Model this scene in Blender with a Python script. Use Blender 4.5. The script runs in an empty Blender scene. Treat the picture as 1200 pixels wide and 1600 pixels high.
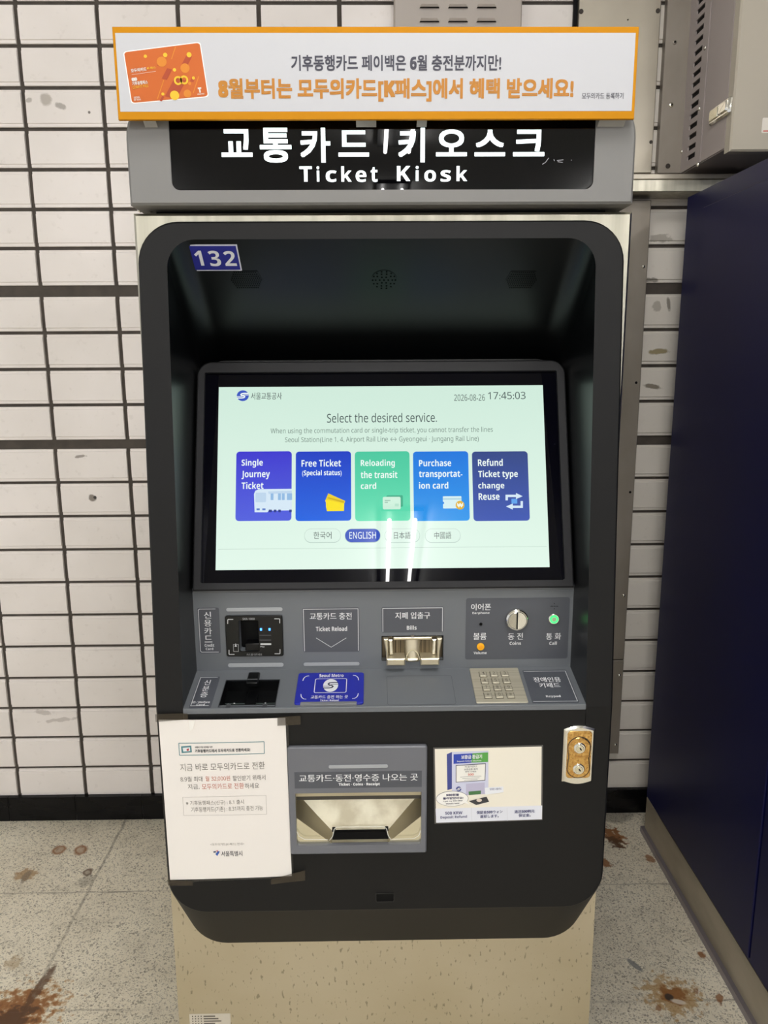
import bpy, bmesh, math, random
from mathutils import Vector, Matrix
import numpy as np
random.seed(7)
S = bpy.context.scene
COL = S.collection
PI = math.pi

# ------------------------------------------------------------------ camera
EYE, FPX = 1.48, 1216.3                      # eye height (m), focal length in pixels of a 1200x1600 frame
PITCH, YAW, ROLL = .2019, .0135, -.0056
fw = np.array([math.sin(YAW)*math.cos(PITCH), math.cos(YAW)*math.cos(PITCH), -math.sin(PITCH)])
_r = np.array([math.cos(YAW), -math.sin(YAW), 0.]); _u = np.cross(_r, fw)
RT = _r*math.cos(ROLL) + _u*math.sin(ROLL); UP = -_r*math.sin(ROLL) + _u*math.cos(ROLL)
CAM = np.array([0, 0, EYE])
cd = bpy.data.cameras.new('camera'); cam = bpy.data.objects.new('camera', cd); COL.objects.link(cam)
cam.matrix_world = Matrix(((RT[0], UP[0], -fw[0], 0), (RT[1], UP[1], -fw[1], 0), (RT[2], UP[2], -fw[2], EYE), (0, 0, 0, 1)))
cd.sensor_fit = 'VERTICAL'; cd.sensor_height = 24; cd.lens = FPX/1600*24; cd.clip_start = .05
S.camera = cam

# ------------------------------------------------------------------ light and exposure
S.view_settings.view_transform = 'Standard'; S.view_settings.look = 'None'
S.view_settings.exposure = 0.0; S.view_settings.gamma = 1; S.view_settings.use_curve_mapping = False
TUBE_STRENGTH = 118
w = bpy.data.worlds.new('station_air'); S.world = w; w.use_nodes = True
w.node_tree.nodes['Background'].inputs[0].default_value = (.93, .95, 1, 1)
w.node_tree.nodes['Background'].inputs[1].default_value = .85

# ------------------------------------------------------------------ materials
def lin(c):
    o = []
    for x in c[:3]:
        x /= 255.
        o.append(x/12.92 if x <= .04045 else ((x+.055)/1.055)**2.4)
    return (*o, 1)
MATS = {}
def mat(name, c=(128, 128, 128), rough=.5, metal=0., emit=None, es=1., spec=.5, alpha=1., coat=0., bump=None, noise=None, trans=0.):
    if name in MATS: return MATS[name]
    m = bpy.data.materials.new(name); m.use_nodes = True; nt = m.node_tree; b = nt.nodes['Principled BSDF']
    b.inputs['Base Color'].default_value = lin(c); b.inputs['Roughness'].default_value = rough
    b.inputs['Metallic'].default_value = metal; b.inputs['Specular IOR Level'].default_value = spec
    b.inputs['Alpha'].default_value = alpha; b.inputs['Coat Weight'].default_value = coat
    b.inputs['Transmission Weight'].default_value = trans
    if emit:
        b.inputs['Emission Color'].default_value = lin(emit); b.inputs['Emission Strength'].default_value = es
    if noise:      # (scale xyz, colour 2, roughness spread)
        sc, c2, rs = noise
        tc = nt.nodes.new('ShaderNodeTexCoord'); mp = nt.nodes.new('ShaderNodeMapping'); mp.inputs['Scale'].default_value = sc
        nz = nt.nodes.new('ShaderNodeTexNoise'); nz.inputs['Scale'].default_value = 1; nz.inputs['Detail'].default_value = 5
        nt.links.new(tc.outputs['Object'], mp.inputs[0]); nt.links.new(mp.outputs[0], nz.inputs['Vector'])
        mx = nt.nodes.new('ShaderNodeMix'); mx.data_type = 'RGBA'
        mx.inputs[6].default_value = lin(c); mx.inputs[7].default_value = lin(c2)
        rp = nt.nodes.new('ShaderNodeMapRange'); rp.inputs[1].default_value = .38; rp.inputs[2].default_value = .65
        nt.links.new(nz.outputs['Fac'], rp.inputs[0]); nt.links.new(rp.outputs[0], mx.inputs[0])
        nt.links.new(mx.outputs[2], b.inputs['Base Color'])
        if rs:
            r2 = nt.nodes.new('ShaderNodeMapRange'); r2.inputs[1].default_value = .3; r2.inputs[2].default_value = .7
            r2.inputs[3].default_value = rough-rs; r2.inputs[4].default_value = rough+rs
            nt.links.new(nz.outputs['Fac'], r2.inputs[0]); nt.links.new(r2.outputs[0], b.inputs['Roughness'])
        if bump:
            bp = nt.nodes.new('ShaderNodeBump'); bp.inputs['Strength'].default_value = bump; bp.inputs['Distance'].default_value = .002
            nt.links.new(nz.outputs['Fac'], bp.inputs['Height']); nt.links.new(bp.outputs[0], b.inputs['Normal'])
    MATS[name] = m
    return m
def ink(c, name=None):
    return mat(name or 'ink_%02x%02x%02x' % tuple(int(x) for x in c), c, .55)
def glow(c, es=1., name=None, rough=.0):
    return mat(name or 'screen_%02x%02x%02x_%d' % (*[int(x) for x in c], int(es*10)), (0, 0, 0), rough, emit=c, es=es, spec=.4)
def glow_grad(name, top, bot, ang=(0, 0, 1)):
    m = mat(name, (0, 0, 0), .0, emit=top, spec=.4); nt = m.node_tree
    tc = nt.nodes.new('ShaderNodeTexCoord'); sx = nt.nodes.new('ShaderNodeSeparateXYZ'); mx = nt.nodes.new('ShaderNodeMix'); mx.data_type = 'RGBA'
    nt.links.new(tc.outputs['Generated'], sx.inputs[0]); nt.links.new(sx.outputs['Z'], mx.inputs[0])
    mx.inputs[6].default_value = lin(bot); mx.inputs[7].default_value = lin(top)
    nt.links.new(mx.outputs[2], nt.nodes['Principled BSDF'].inputs['Emission Color'])
    return m

STEEL = mat('brushed_steel', (190, 186, 170), .38, 1., noise=((60, 60, 1.5), (176, 172, 156), .06))
STEEL_DULL = mat('dull_steel', (176, 169, 155), .42, 1., noise=((3, 3, 2.5), (158, 151, 138), .07))
STEEL_WARM = mat('warm_steel', (160, 152, 142), .5, .6, noise=((4, 4, 2), (132, 124, 112), .06))
STEEL_BRIGHT = mat('bright_steel', (225, 220, 198), .25, 1.)
CHROME = mat('chrome', (232, 230, 222), .12, 1.)
CHAMP = mat('champagne_metal', (208, 198, 172), .4, .75)
BRASS = mat('brassy_metal', (222, 182, 112), .26, 1., noise=((220, 220, 220), (186, 140, 80), .06))
BLACK = mat('black_powder_coat', (17, 17, 17), .5, spec=.25)
BLACK_GLOSS = mat('black_satin_plastic', (7, 8, 9), .3, spec=.35)
BLACK_DEEP = mat('black_void', (4, 4, 5), .6, spec=.15)
GLASS_BLACK = mat('black_glass', (2, 2, 9), .0, spec=.13)
BEZEL = mat('charcoal_plastic', (36, 36, 38), .5, spec=.25)
GREY = mat('grey_paint', (104, 108, 112), .42)
GREY_H = mat('header_grey_paint', (120, 119, 117), .45)
GREY_L = mat('dark_grey_label', (76, 79, 86), .4)
WHITE = ink((228, 229, 230)); WHITE_D = ink((205, 207, 208), 'white_print')
LBAR = mat('frosted_light_bar', (160, 163, 166), .4)
BLUE = mat('navy_paint', (11, 14, 62), .42, spec=.28)

# ------------------------------------------------------------------ planes and mesh building
class Plane:
    """local frame u (right), v (up), n (towards the viewer); o is any point of it"""
    def __init__(s, o, U=(1, 0, 0), V=(0, 0, 1)):
        s.o = np.array(o, float); s.U = np.array(U, float); s.V = np.array(V, float)
        s.U /= np.linalg.norm(s.U); s.V /= np.linalg.norm(s.V); s.N = np.cross(s.U, s.V)
    def at(s, px, py):                       # the point of this plane seen at a pixel of the photograph
        d = fw + RT*(px-600)/FPX - UP*(py-800)/FPX
        t = ((s.o-CAM) @ s.N)/(d @ s.N); p = CAM+d*t-s.o
        return float(p @ s.U), float(p @ s.V)
    def W(s, u, v, h=0.): return s.o+s.U*u+s.V*v+s.N*h
    def off(s, h): return Plane(s.o+s.N*h, s.U, s.V)
    def box(s, x0, y0, x1, y1):
        xm, ym = (x0+x1)/2, (y0+y1)/2
        return s.at(x0, ym)[0], s.at(xm, y1)[1], s.at(x1, ym)[0], s.at(xm, y0)[1]
def on_floor(px, py):
    d = fw + RT*(px-600)/FPX - UP*(py-800)/FPX
    p = CAM+d*(-EYE/d[2]); return float(p[0]), float(p[1])
def vplane(Y): return Plane((0, Y, 0))
def zpx(py, Y, px=600): return vplane(Y).at(px, py)[1]
def xpx(px, py, Y): return vplane(Y).at(px, py)[0]

def rr(u0, v0, u1, v1, r=0., n=6, tl=True, tr=True, bl=True, brr=True):
    out = []
    for cx, cy, a0, on in ((u1-r, v0+r, -90, brr), (u1-r, v1-r, 0, tr), (u0+r, v1-r, 90, tl), (u0+r, v0+r, 180, bl)):
        if r <= 0 or not on:
            out.append(((u1 if a0 in (-90, 0) else u0), (v0 if a0 in (-90, 180) else v1)))
        else:
            for k in range(n+1):
                a = math.radians(a0+90*k/n); out.append((cx+r*math.cos(a), cy+r*math.sin(a)))
    return out
def circ(u, v, r, n=28, ry=None): return [(u+r*math.cos(2*PI*k/n), v+(ry or r)*math.sin(2*PI*k/n)) for k in range(n)]
def area(p): return .5*sum(p[i-1][0]*p[i][1]-p[i][0]*p[i-1][1] for i in range(len(p)))
def inset(p, d):
    n = len(p); out = []
    for i in range(n):
        a, b, c = Vector(p[i-1]), Vector(p[i]), Vector(p[(i+1) % n])
        e1 = (b-a); e2 = (c-b)
        if e1.length < 1e-9 or e2.length < 1e-9: out.append(tuple(b)); continue
        e1.normalize(); e2.normalize()
        n1 = Vector((-e1.y, e1.x)); n2 = Vector((-e2.y, e2.x)); m = n1+n2
        if m.length < 1e-6: out.append(tuple(b)); continue
        m.normalize(); k = d/max(.35, m.dot(n1)); out.append((b.x+m.x*k, b.y+m.y*k))
    return out
_TX = {}
def sans(t, heavy):      # Latin letters and digits in the plain sans style of the signs (regular or true bold)
    o = ''
    for ch in t:
        k = ord(ch)
        if 65 <= k <= 90: o += chr((0x1D5D4 if heavy else 0x1D5A0)+k-65)
        elif 97 <= k <= 122: o += chr((0x1D5EE if heavy else 0x1D5BA)+k-97)
        elif 48 <= k <= 57: o += chr((0x1D7EC if heavy else 0x1D7E2)+k-48)
        else: o += ch
    return o
def text_shape(s, bold=0., spacing=1.):
    s = sans(s, bold >= .014)
    key = (s, spacing)
    if key not in _TX:
        c = bpy.data.curves.new('t', 'FONT'); c.body = s; c.size = 1; c.resolution_u = 4; c.space_character = spacing
        o = bpy.data.objects.new('t', c); COL.objects.link(o)
        m = o.evaluated_get(bpy.context.evaluated_depsgraph_get()).to_mesh()
        vs = [(v.co.x, v.co.y) for v in m.vertices]; fs = [tuple(p.vertices) for p in m.polygons]
        x0 = min(v[0] for v in vs); x1 = max(v[0] for v in vs); y0 = min(v[1] for v in vs); y1 = max(v[1] for v in vs)
        vs = [((x-(x0+x1)/2)/(x1-x0), (y-(y0+y1)/2)/(y1-y0)) for x, y in vs]
        good = []
        for f in fs:
            a = area([vs[i] for i in f])
            if abs(a) > 1e-9: good.append(f if a > 0 else f[::-1])
        o.to_mesh_clear(); bpy.data.objects.remove(o); bpy.data.curves.remove(c)
        _TX[key] = (vs, good, (x1-x0, y1-y0))
    return _TX[key]

class MB:
    def __init__(s): s.v = []; s.f = []; s.m = []; s.mats = []
    def mi(s, m):
        if m not in s.mats: s.mats.append(m)
        return s.mats.index(m)
    def add(s, pts, faces, m):
        b = len(s.v); s.v += [tuple(map(float, p)) for p in pts]; k = s.mi(m)
        for f in faces: s.f.append(tuple(b+i for i in f)); s.m.append(k)
    def plate(s, P, outer, m, h1=.0004, h0=0., holes=(), bev=0., side=None, back=False):
        """a plate lying on plane P from height h0 to h1"""
        outer = list(outer)
        if area(outer) < 0: outer = outer[::-1]
        holes = [list(h) if area(h) > 0 else list(h)[::-1] for h in holes]
        side = side or m; n = len(outer)
        top = inset(outer, bev) if bev else outer
        if not holes:
            s.add([P.W(u, v, h1) for u, v in top], [tuple(range(n))], m)
        else:
            bm = bmesh.new()
            for lp in [top]+holes:
                vs = [bm.verts.new((u, v, 0)) for u, v in lp]
                for i in range(len(vs)): bm.edges.new((vs[i-1], vs[i]))
            bmesh.ops.triangle_fill(bm, use_beauty=True, use_dissolve=False, edges=bm.edges[:], normal=(0, 0, 1))
            bm.verts.index_update(); pts = [P.W(q.co.x, q.co.y, h1) for q in bm.verts]; fs = []
            for f in bm.faces:
                ii = [q.index for q in f.verts]
                if area([(q.co.x, q.co.y) for q in f.verts]) < 0: ii = ii[::-1]
                fs.append(tuple(ii))
            s.add(pts, fs, m); bm.free()
        hb = h1-bev
        if bev:
            s.add([P.W(u, v, hb) for u, v in outer]+[P.W(u, v, h1) for u, v in top], [(i, (i+1) % n, n+(i+1) % n, n+i) for i in range(n)], m)
        if hb-h0 > 1e-6:
            s.add([P.W(u, v, h0) for u, v in outer]+[P.W(u, v, hb) for u, v in outer], [(i, (i+1) % n, n+(i+1) % n, n+i) for i in range(n)], side)
        for h in holes:
            k = len(h)
            s.add([P.W(u, v, h0) for u, v in h]+[P.W(u, v, h1) for u, v in h], [((i+1) % k, i, k+i, k+(i+1) % k) for i in range(k)], side)
        if back: s.add([P.W(u, v, h0) for u, v in outer], [tuple(range(n))[::-1]], side)
        return s
    def poly(s, P, pts, m, h=.0004):
        pts = list(pts)
        if area(pts) < 0: pts = pts[::-1]
        s.add([P.W(u, v, h) for u, v in pts], [tuple(range(len(pts)))], m); return s
    def text(s, P, t, b, m, h=.0008, bold=0., rot=0., spacing=1., uv=False):
        """print t into the box b = photo pixels (x0,y0,x1,y1), or plane units when uv"""
        u0, v0, u1, v1 = b if uv else P.box(*b)
        vs, fs, (tw, th) = text_shape(t, bold, spacing); cu, cv, W_, H_ = (u0+u1)/2, (v0+v1)/2, u1-u0, v1-v0
        c, sn = math.cos(math.radians(rot)), math.sin(math.radians(rot))
        bx = bold*W_/tw; by = bold*H_/th; kx, ky = 1-2*bx/W_, 1-2*by/H_           # heavier strokes: the same glyphs laid again slightly shifted
        lat = all(ord(c_) < 128 for c_ in t); sh = [(0, 0)] if (bold <= .001 or (lat and bold < .04)) else ([(-1, 0), (1, 0)] if bold < .017 else [(-1, -1), (1, -1), (-1, 1), (1, 1)])
        for q, (sx_, sy_) in enumerate(sh):
            pts = []
            for x, y in vs:
                X_, Y_ = x*W_*kx+sx_*bx, y*H_*ky+sy_*by
                pts.append(P.W(cu+X_*c-Y_*sn, cv+X_*sn+Y_*c, h+q*.00002))
            s.add(pts, fs, m)
        return s
    def stroke(s, P, pts, wd, m, h=.0008, closed=False):
        pts = [Vector(p) for p in pts]; n = len(pts); L = []; Rr = []
        for i in range(n):
            a = pts[i-1] if (i > 0 or closed) else None; c = pts[(i+1) % n] if (i < n-1 or closed) else None
            b = pts[i]; d1 = (b-a).normalized() if a is not None else (c-b).normalized(); d2 = (c-b).normalized() if c is not None else d1
            n1 = Vector((-d1.y, d1.x)); mm = (n1+Vector((-d2.y, d2.x)))
            mm = mm.normalized() if mm.length > 1e-6 else n1
            k = wd/2/max(.4, mm.dot(n1)); L.append(b+mm*k); Rr.append(b-mm*k)
        pv = [P.W(p.x, p.y, h) for p in L]+[P.W(p.x, p.y, h) for p in Rr]
        s.add(pv, [(n+i, n+(i+1) % n, (i+1) % n, i) for i in range(n if closed else n-1)], m); return s
    def pxline(s, P, pts, wd, m, h=.0008, closed=False):
        q = [P.at(*p) for p in pts]
        if isinstance(P, Plane): return s.stroke(P, q, wd, m, h, closed)
        if closed: q.append(q[0])
        for a, c in zip(q[:-1], q[1:]): s.stroke(P, [(a[0]+(c[0]-a[0])*k/14, a[1]+(c[1]-a[1])*k/14) for k in range(15)], wd, m, h)
        return s
    def cyl(s, P, u, v, r, m, h0=0., h1=.002, n=28, bev=0., side=None): return s.plate(P, circ(u, v, r, n), m, h1, h0, bev=bev, side=side)
    def box(s, x0, x1, y0, y1, z0, z1, m, bev=0.):
        """an upright box; front at y0"""
        P = vplane(y0); s.plate(P, rr(x0, z0, x1, z1), m, 0, -(y1-y0), bev=bev, back=True); return s
    def ring(s, P, u, v, r0, r1, m, h=.0008, n=28): return s.plate(P, circ(u, v, r1, n), m, h, h-.0001, holes=[circ(u, v, r0, n)])
    def dome(s, P, u, v, r, hh, m, n=24, k=5):
        pts = []; fs = []
        for j in range(k+1):
            a = PI/2*j/k; pts += [P.W(u+r*math.cos(a)*math.cos(2*PI*i/n), v+r*math.cos(a)*math.sin(2*PI*i/n), hh*math.sin(a)) for i in range(n)]
        for j in range(k):
            fs += [(j*n+i, j*n+(i+1) % n, (j+1)*n+(i+1) % n, (j+1)*n+i) for i in range(n)]
        s.add(pts, fs, m); return s
    def loft(s, A, B, m, closed=True):
        n = len(A); s.add(list(A)+list(B), [(i, (i+1) % n, n+(i+1) % n, n+i) for i in range(n if closed else n-1)], m); return s
    def obj(s, name, parent=None, loc=None, angle=32):
        me = bpy.data.meshes.new(name)
        root = parent
        while root is not None and root.parent is not None: root = root.parent
        if root is not None: o0 = np.array(root.location)
        elif loc is not None: o0 = np.array(loc, float)
        else:
            a = np.array(s.v); o0 = np.array([(a[:, 0].min()+a[:, 0].max())/2, (a[:, 1].min()+a[:, 1].max())/2, a[:, 2].min()])
        me.from_pydata([tuple(np.array(p)-o0) for p in s.v], [], s.f); me.update()
        for m in s.mats: me.materials.append(m)
        me.polygons.foreach_set('material_index', s.m)
        me.polygons.foreach_set('use_smooth', [True]*len(s.f))
        me.set_sharp_from_angle(angle=math.radians(angle))
        o = bpy.data.objects.new(name, me); COL.objects.link(o)
        if parent is None: o.location = tuple(o0)
        else: o.parent = parent
        return o
def thing(name, label, cat, loc, group=None):
    o = bpy.data.objects.new(name, None); COL.objects.link(o); o.location = loc; o.empty_display_size = .1
    o['label'] = label; o['category'] = cat
    if group: o['group'] = group
    return o
def tag(o, label, cat, group=None):
    o['label'] = label; o['category'] = cat
    if group: o['group'] = group
    return o
def struct(o): o['kind'] = 'structure'; return o
def copy_tree(o, parent=None):
    c = o.copy(); COL.objects.link(c); c.parent = parent
    for ch in list(o.children): copy_tree(ch, c)
    return c

# ------------------------------------------------------------------ node helpers for floor and wall dirt
class NT:
    def __init__(s, m): s.t = m.node_tree; s.b = s.t.nodes['Principled BSDF']
    def n(s, k, **kw):
        nd = s.t.nodes.new(k)
        for a, b in kw.items(): setattr(nd, a, b)
        return nd
    def set(s, sock, v):
        if isinstance(v, bpy.types.NodeSocket): s.t.links.new(v, sock)
        else: sock.default_value = v
    def math(s, op, a, b=0., c=0., clamp=False):
        nd = s.n('ShaderNodeMath', operation=op, use_clamp=clamp); s.set(nd.inputs[0], a); s.set(nd.inputs[1], b); s.set(nd.inputs[2], c); return nd.outputs[0]
    def rng(s, v, a, b, c=0., d=1.):
        nd = s.n('ShaderNodeMapRange'); s.set(nd.inputs[0], v)
        for i, x in enumerate((a, b, c, d)): nd.inputs[i+1].default_value = x
        return nd.outputs[0]
    def noise(s, vec, sc, det=3.):
        nd = s.n('ShaderNodeTexNoise'); s.set(nd.inputs['Vector'], vec); nd.inputs['Scale'].default_value = sc; nd.inputs['Detail'].default_value = det; return nd.outputs['Fac']
    def mix(s, f, a, b):
        nd = s.n('ShaderNodeMix', data_type='RGBA'); s.set(nd.inputs[0], f); s.set(nd.inputs[6], a); s.set(nd.inputs[7], b); return nd.outputs[2]
    def blot(s, X, Y, x, y, rx, ry, rot, nz, amt, ring=0.):
        c, sn = math.cos(rot), math.sin(rot)
        dx = s.math('SUBTRACT', X, x); dy = s.math('SUBTRACT', Y, y)
        u = s.math('DIVIDE', s.math('ADD', s.math('MULTIPLY', dx, c), s.math('MULTIPLY', dy, sn)), rx)
        v = s.math('DIVIDE', s.math('SUBTRACT', s.math('MULTIPLY', dy, c), s.math('MULTIPLY', dx, sn)), ry)
        d = s.math('SQRT', s.math('ADD', s.math('MULTIPLY', u, u), s.math('MULTIPLY', v, v)))
        d = s.math('MULTIPLY_ADD', s.math('SUBTRACT', nz, .5), amt, d)
        k = s.rng(d, .75, 1.1, 1., 0.)
        if ring: k = s.math('MULTIPLY', k, s.rng(d, ring-.3, ring, .6, 1.))
        return k

# ================================================================== THE SETTING
YW = 2.30                                   # the tiled wall's face
# ---- floor: speckled terrazzo with joints and rust
fm = mat('terrazzo', (150, 146, 130), .5); g = NT(fm)
tc = g.n('ShaderNodeTexCoord').outputs['Object']; sep = g.n('ShaderNodeSeparateXYZ'); g.set(sep.inputs[0], tc); X, Y = sep.outputs[0], sep.outputs[1]
vor = g.n('ShaderNodeTexVoronoi'); g.set(vor.inputs['Vector'], tc); vor.inputs['Scale'].default_value = 400
vsep = g.n('ShaderNodeSeparateColor'); g.set(vsep.inputs[0], vor.outputs['Color'])
vor2 = g.n('ShaderNodeTexVoronoi'); g.set(vor2.inputs['Vector'], tc); vor2.inputs['Scale'].default_value = 230
vs2 = g.n('ShaderNodeSeparateColor'); g.set(vs2.inputs[0], vor2.outputs['Color'])
big = g.noise(tc, 2.6, 5.); mid = g.noise(tc, 14., 4.); fine = g.noise(tc, 60., 3.)
col = g.mix(g.rng(big, .35, .68), lin((232, 224, 203)), lin((206, 196, 174)))
col = g.mix(g.math('MULTIPLY', g.rng(mid, .5, .75), .35), col, lin((152, 144, 126)))
col = g.mix(g.math('MULTIPLY', g.rng(vsep.outputs[0], .78, .86), .55), col, lin((98, 93, 82)))
col = g.mix(g.math('MULTIPLY', g.rng(vsep.outputs[1], .80, .9), .6), col, lin((232, 226, 208)))
col = g.mix(g.math('MULTIPLY', g.rng(vs2.outputs[0], .88, .94), .55), col, lin((84, 79, 70)))
wob = g.math('MULTIPLY', g.math('SUBTRACT', mid, .5), .012)
def joint(coord, at, wdt): return g.rng(g.math('ABSOLUTE', g.math('ADD', g.math('SUBTRACT', coord, at), wob)), wdt*.4, wdt, 1., 0.)
j = None
for yy in (1.94, 1.536, 1.13, .73): 
    k = joint(Y, yy, .004); j = k if j is None else g.math('MAXIMUM', j, k)
for xx in (-.8125, -1.62, .40, 1.2): j = g.math('MAXIMUM', j, joint(X, xx, .0055))
worn = g.rng(g.noise(tc, 3.1, 2.), .38, .62, .12, .85)
col = g.mix(g.math('MULTIPLY', g.math('MULTIPLY', j, worn), g.rng(fine, .3, .6, .3, .8)), col, lin((92, 86, 78)))
rust1, rust2, dark = lin((132, 82, 34)), lin((82, 52, 26)), lin((84, 80, 74))
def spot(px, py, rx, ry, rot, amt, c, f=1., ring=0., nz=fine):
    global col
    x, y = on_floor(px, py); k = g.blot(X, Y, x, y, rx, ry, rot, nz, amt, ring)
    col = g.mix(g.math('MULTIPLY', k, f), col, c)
spot(92, 1328, .022, .024, .3, .6, rust1, .95, .75); spot(126, 1328, .021, .026, .3, .6, rust1, .95, .75)
spot(137, 1363, .014, .018, .2, .8, rust2, .9, .7); spot(134, 1376, .02, .03, 0, 1.2, dark, .35)
spot(40, 1367, .03, .03, .4, 2.2, lin((150, 110, 50)), .7); spot(40, 1370, .012, .03, 0, 1.0, dark, .5)
spot(26, 1583, .10, .075, .5, 3.2, lin((168, 124, 62)), .7); spot(24, 1585, .080, .058, .5, 2.8, rust1, .92); spot(18, 1590, .05, .035, .3, 2.4, rust2, .95); spot(60, 1545, .012, .085, -.14, 1.2, rust2, .85)
spot(20, 1505, .02, .02, 0, 2.5, lin((150, 120, 70)), .5)
spot(958, 1306, .03, .05, .2, 3.0, rust1, .95); spot(962, 1316, .022, .03, .4, 3.2, rust2, .9)
spot(946, 1348, .014, .02, .3, 2.0, rust1, .9); spot(1015, 1341, .012, .022, .2, 2.2, rust1, .8)
spot(1096, 1492, .011, .012, 0, 1.6, rust1, .9); spot(1124, 1560, .008, .02, -.4, 1.8, rust1, .85); spot(1088, 1549, .006, .01, -.4, 1.6, rust1, .7)
spot(1050, 1556, .062, .055, 0, 3.0, lin((165, 128, 70)), .75); spot(1052, 1553, .032, .028, 0, 2.6, rust1, .85)
spot(1046, 1558, .011, .011, 0, .6, lin((62, 52, 46)), .95); spot(1060, 1565, .018, .007, -.3, .8, lin((216, 206, 190)), .8)
spot(1029, 1575, .007, .01, 0, 1.5, rust1, .8)
spot(992, 1508, .008, .026, .55, .8, lin((104, 106, 108)), .8)
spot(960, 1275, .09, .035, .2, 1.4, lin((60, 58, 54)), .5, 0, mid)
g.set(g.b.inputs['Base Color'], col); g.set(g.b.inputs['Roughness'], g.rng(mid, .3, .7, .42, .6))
bp = g.n('ShaderNodeBump'); bp.inputs['Strength'].default_value = .25; bp.inputs['Distance'].default_value = .002
g.set(bp.inputs['Height'], g.math('SUBTRACT', g.math('MULTIPLY', vsep.outputs[0], .1), j)); g.set(g.b.inputs['Normal'], bp.outputs[0])
b = MB(); b.add([(-4.5, -8, 0), (4.5, -8, 0), (4.5, YW+.02, 0), (-4.5, YW+.02, 0), (-4.5, -8, -.08), (4.5, -8, -.08), (4.5, YW+.02, -.08), (-4.5, YW+.02, -.08)],
                [(0, 1, 2, 3), (7, 6, 5, 4), (0, 4, 5, 1), (1, 5, 6, 2), (2, 6, 7, 3), (3, 7, 4, 0)], fm)
struct(b.obj('floor', loc=(0, 0, 0)))
# ---- ceiling
b = MB(); b.box(-4.5, 4.5, -8, YW+.1, 3.05, 3.13, mat('ceiling_panel', (205, 205, 202), .8)); struct(b.obj('ceiling'))

# ---- tiled wall: grout bed with one bevelled tile after another
tm = mat('glazed_tile', (214, 205, 197), .3); g = NT(tm)
tc = g.n('ShaderNodeTexCoord').outputs['Object']; sep = g.n('ShaderNodeSeparateXYZ'); g.set(sep.inputs[0], tc); X, Y = sep.outputs[0], sep.outputs[2]
n1 = g.noise(tc, 3.5, 5.); n2 = g.noise(tc, 55., 4.)
col = g.mix(g.rng(n1, .35, .65), lin((240, 233, 228)), lin((231, 224, 218)))
col = g.mix(g.math('MULTIPLY', g.rng(n2, .62, .8), .2), col, lin((170, 160, 148)))
# scuffs and chips; the tile colour is darker and yellower right of the kiosk
col = g.mix(g.math('MULTIPLY', g.rng(X, .45, .62), .35), col, lin((196, 192, 172)))
for px, py, rx, ry, rot, amt, c, f in ((72, 155, .016, .016, 0, .9, (176, 168, 158), .9), (96, 166, .014, .008, -.3, 1.6, (140, 132, 122), .7), (46, 157, .01, .006, 0, 2., (140, 132, 122), .6),
        (145, 778, .012, .010, 0, 1.0, (118, 108, 98), .9), (149, 777, .005, .005, 0, .5, (40, 36, 32), .95), (127, 713, .018, .004, .1, 2.4, (120, 110, 100), .8), (140, 176, .004, .004, 0, .5, (90, 82, 74), .9),
        (1030, 549, .03, .009, .05, 1.2, (128, 112, 52), .8), (1019, 604, .024, .007, -.2, 1.5, (92, 80, 58), .8), (1044, 474, .006, .02, .2, 1.6, (96, 88, 72), .7), (1026, 478, .012, .02, 0, 2.4, (120, 112, 96), .5),
        (1016, 438, .02, .006, 0, 2.6, (84, 76, 62), .7), (1030, 372, .03, .012, 0, 2.8, (110, 102, 88), .5), (94, 1124, .05, .006, .1, 2.2, (160, 150, 142), .5), (70, 1113, .03, .008, -.2, 2.2, (166, 156, 148), .5)):
    x, z = vplane(YW).at(px, py); k = g.blot(X, Y, x, z, rx, ry, rot, n2, amt); col = g.mix(g.math('MULTIPLY', k, f), col, lin(c))
g.set(g.b.inputs['Base Color'], col); g.set(g.b.inputs['Roughness'], g.rng(n2, .3, .7, .28, .42))
gm = mat('dark_grout', (78, 71, 64), .85, noise=((30, 30, 30), (66, 60, 54), 0))
gm_wide = gm
rows = [.0833+.0009]
ZR = [.1807, .2854, .3862, .4875, .5914, .6935, .798, .9007, 1.0036, 1.1066]       # grout centre lines from the base up
bands = [(.0833, .1807)]
zs = [(.0833, .0833)]+[(z-.0042, z+.0042) for z in ZR]+[(1.2062, 1.2340)]+[(z-.0045, z+.0045) for z in (1.3352, 1.438, 1.5407)]+[(1.6399, 1.6714)]
z = 1.7716
while z < 3.05: zs.append((z-.0048, z+.0048)); z += .1034
b = MB(); b.add([(-4.5, YW+.006, 0), (4.5, YW+.006, 0), (4.5, YW+.006, 3.05), (-4.5, YW+.006, 3.05), (-4.5, YW+.1, 0), (4.5, YW+.1, 0), (4.5, YW+.1, 3.05), (-4.5, YW+.1, 3.05)],
                [(0, 1, 2, 3), (5, 4, 7, 6), (1, 5, 6, 2), (4, 0, 3, 7), (3, 2, 6, 7), (4, 5, 1, 0)], gm)
PW = Plane((0, YW, 0)); pitch, gw = .2143, .0062
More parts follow.
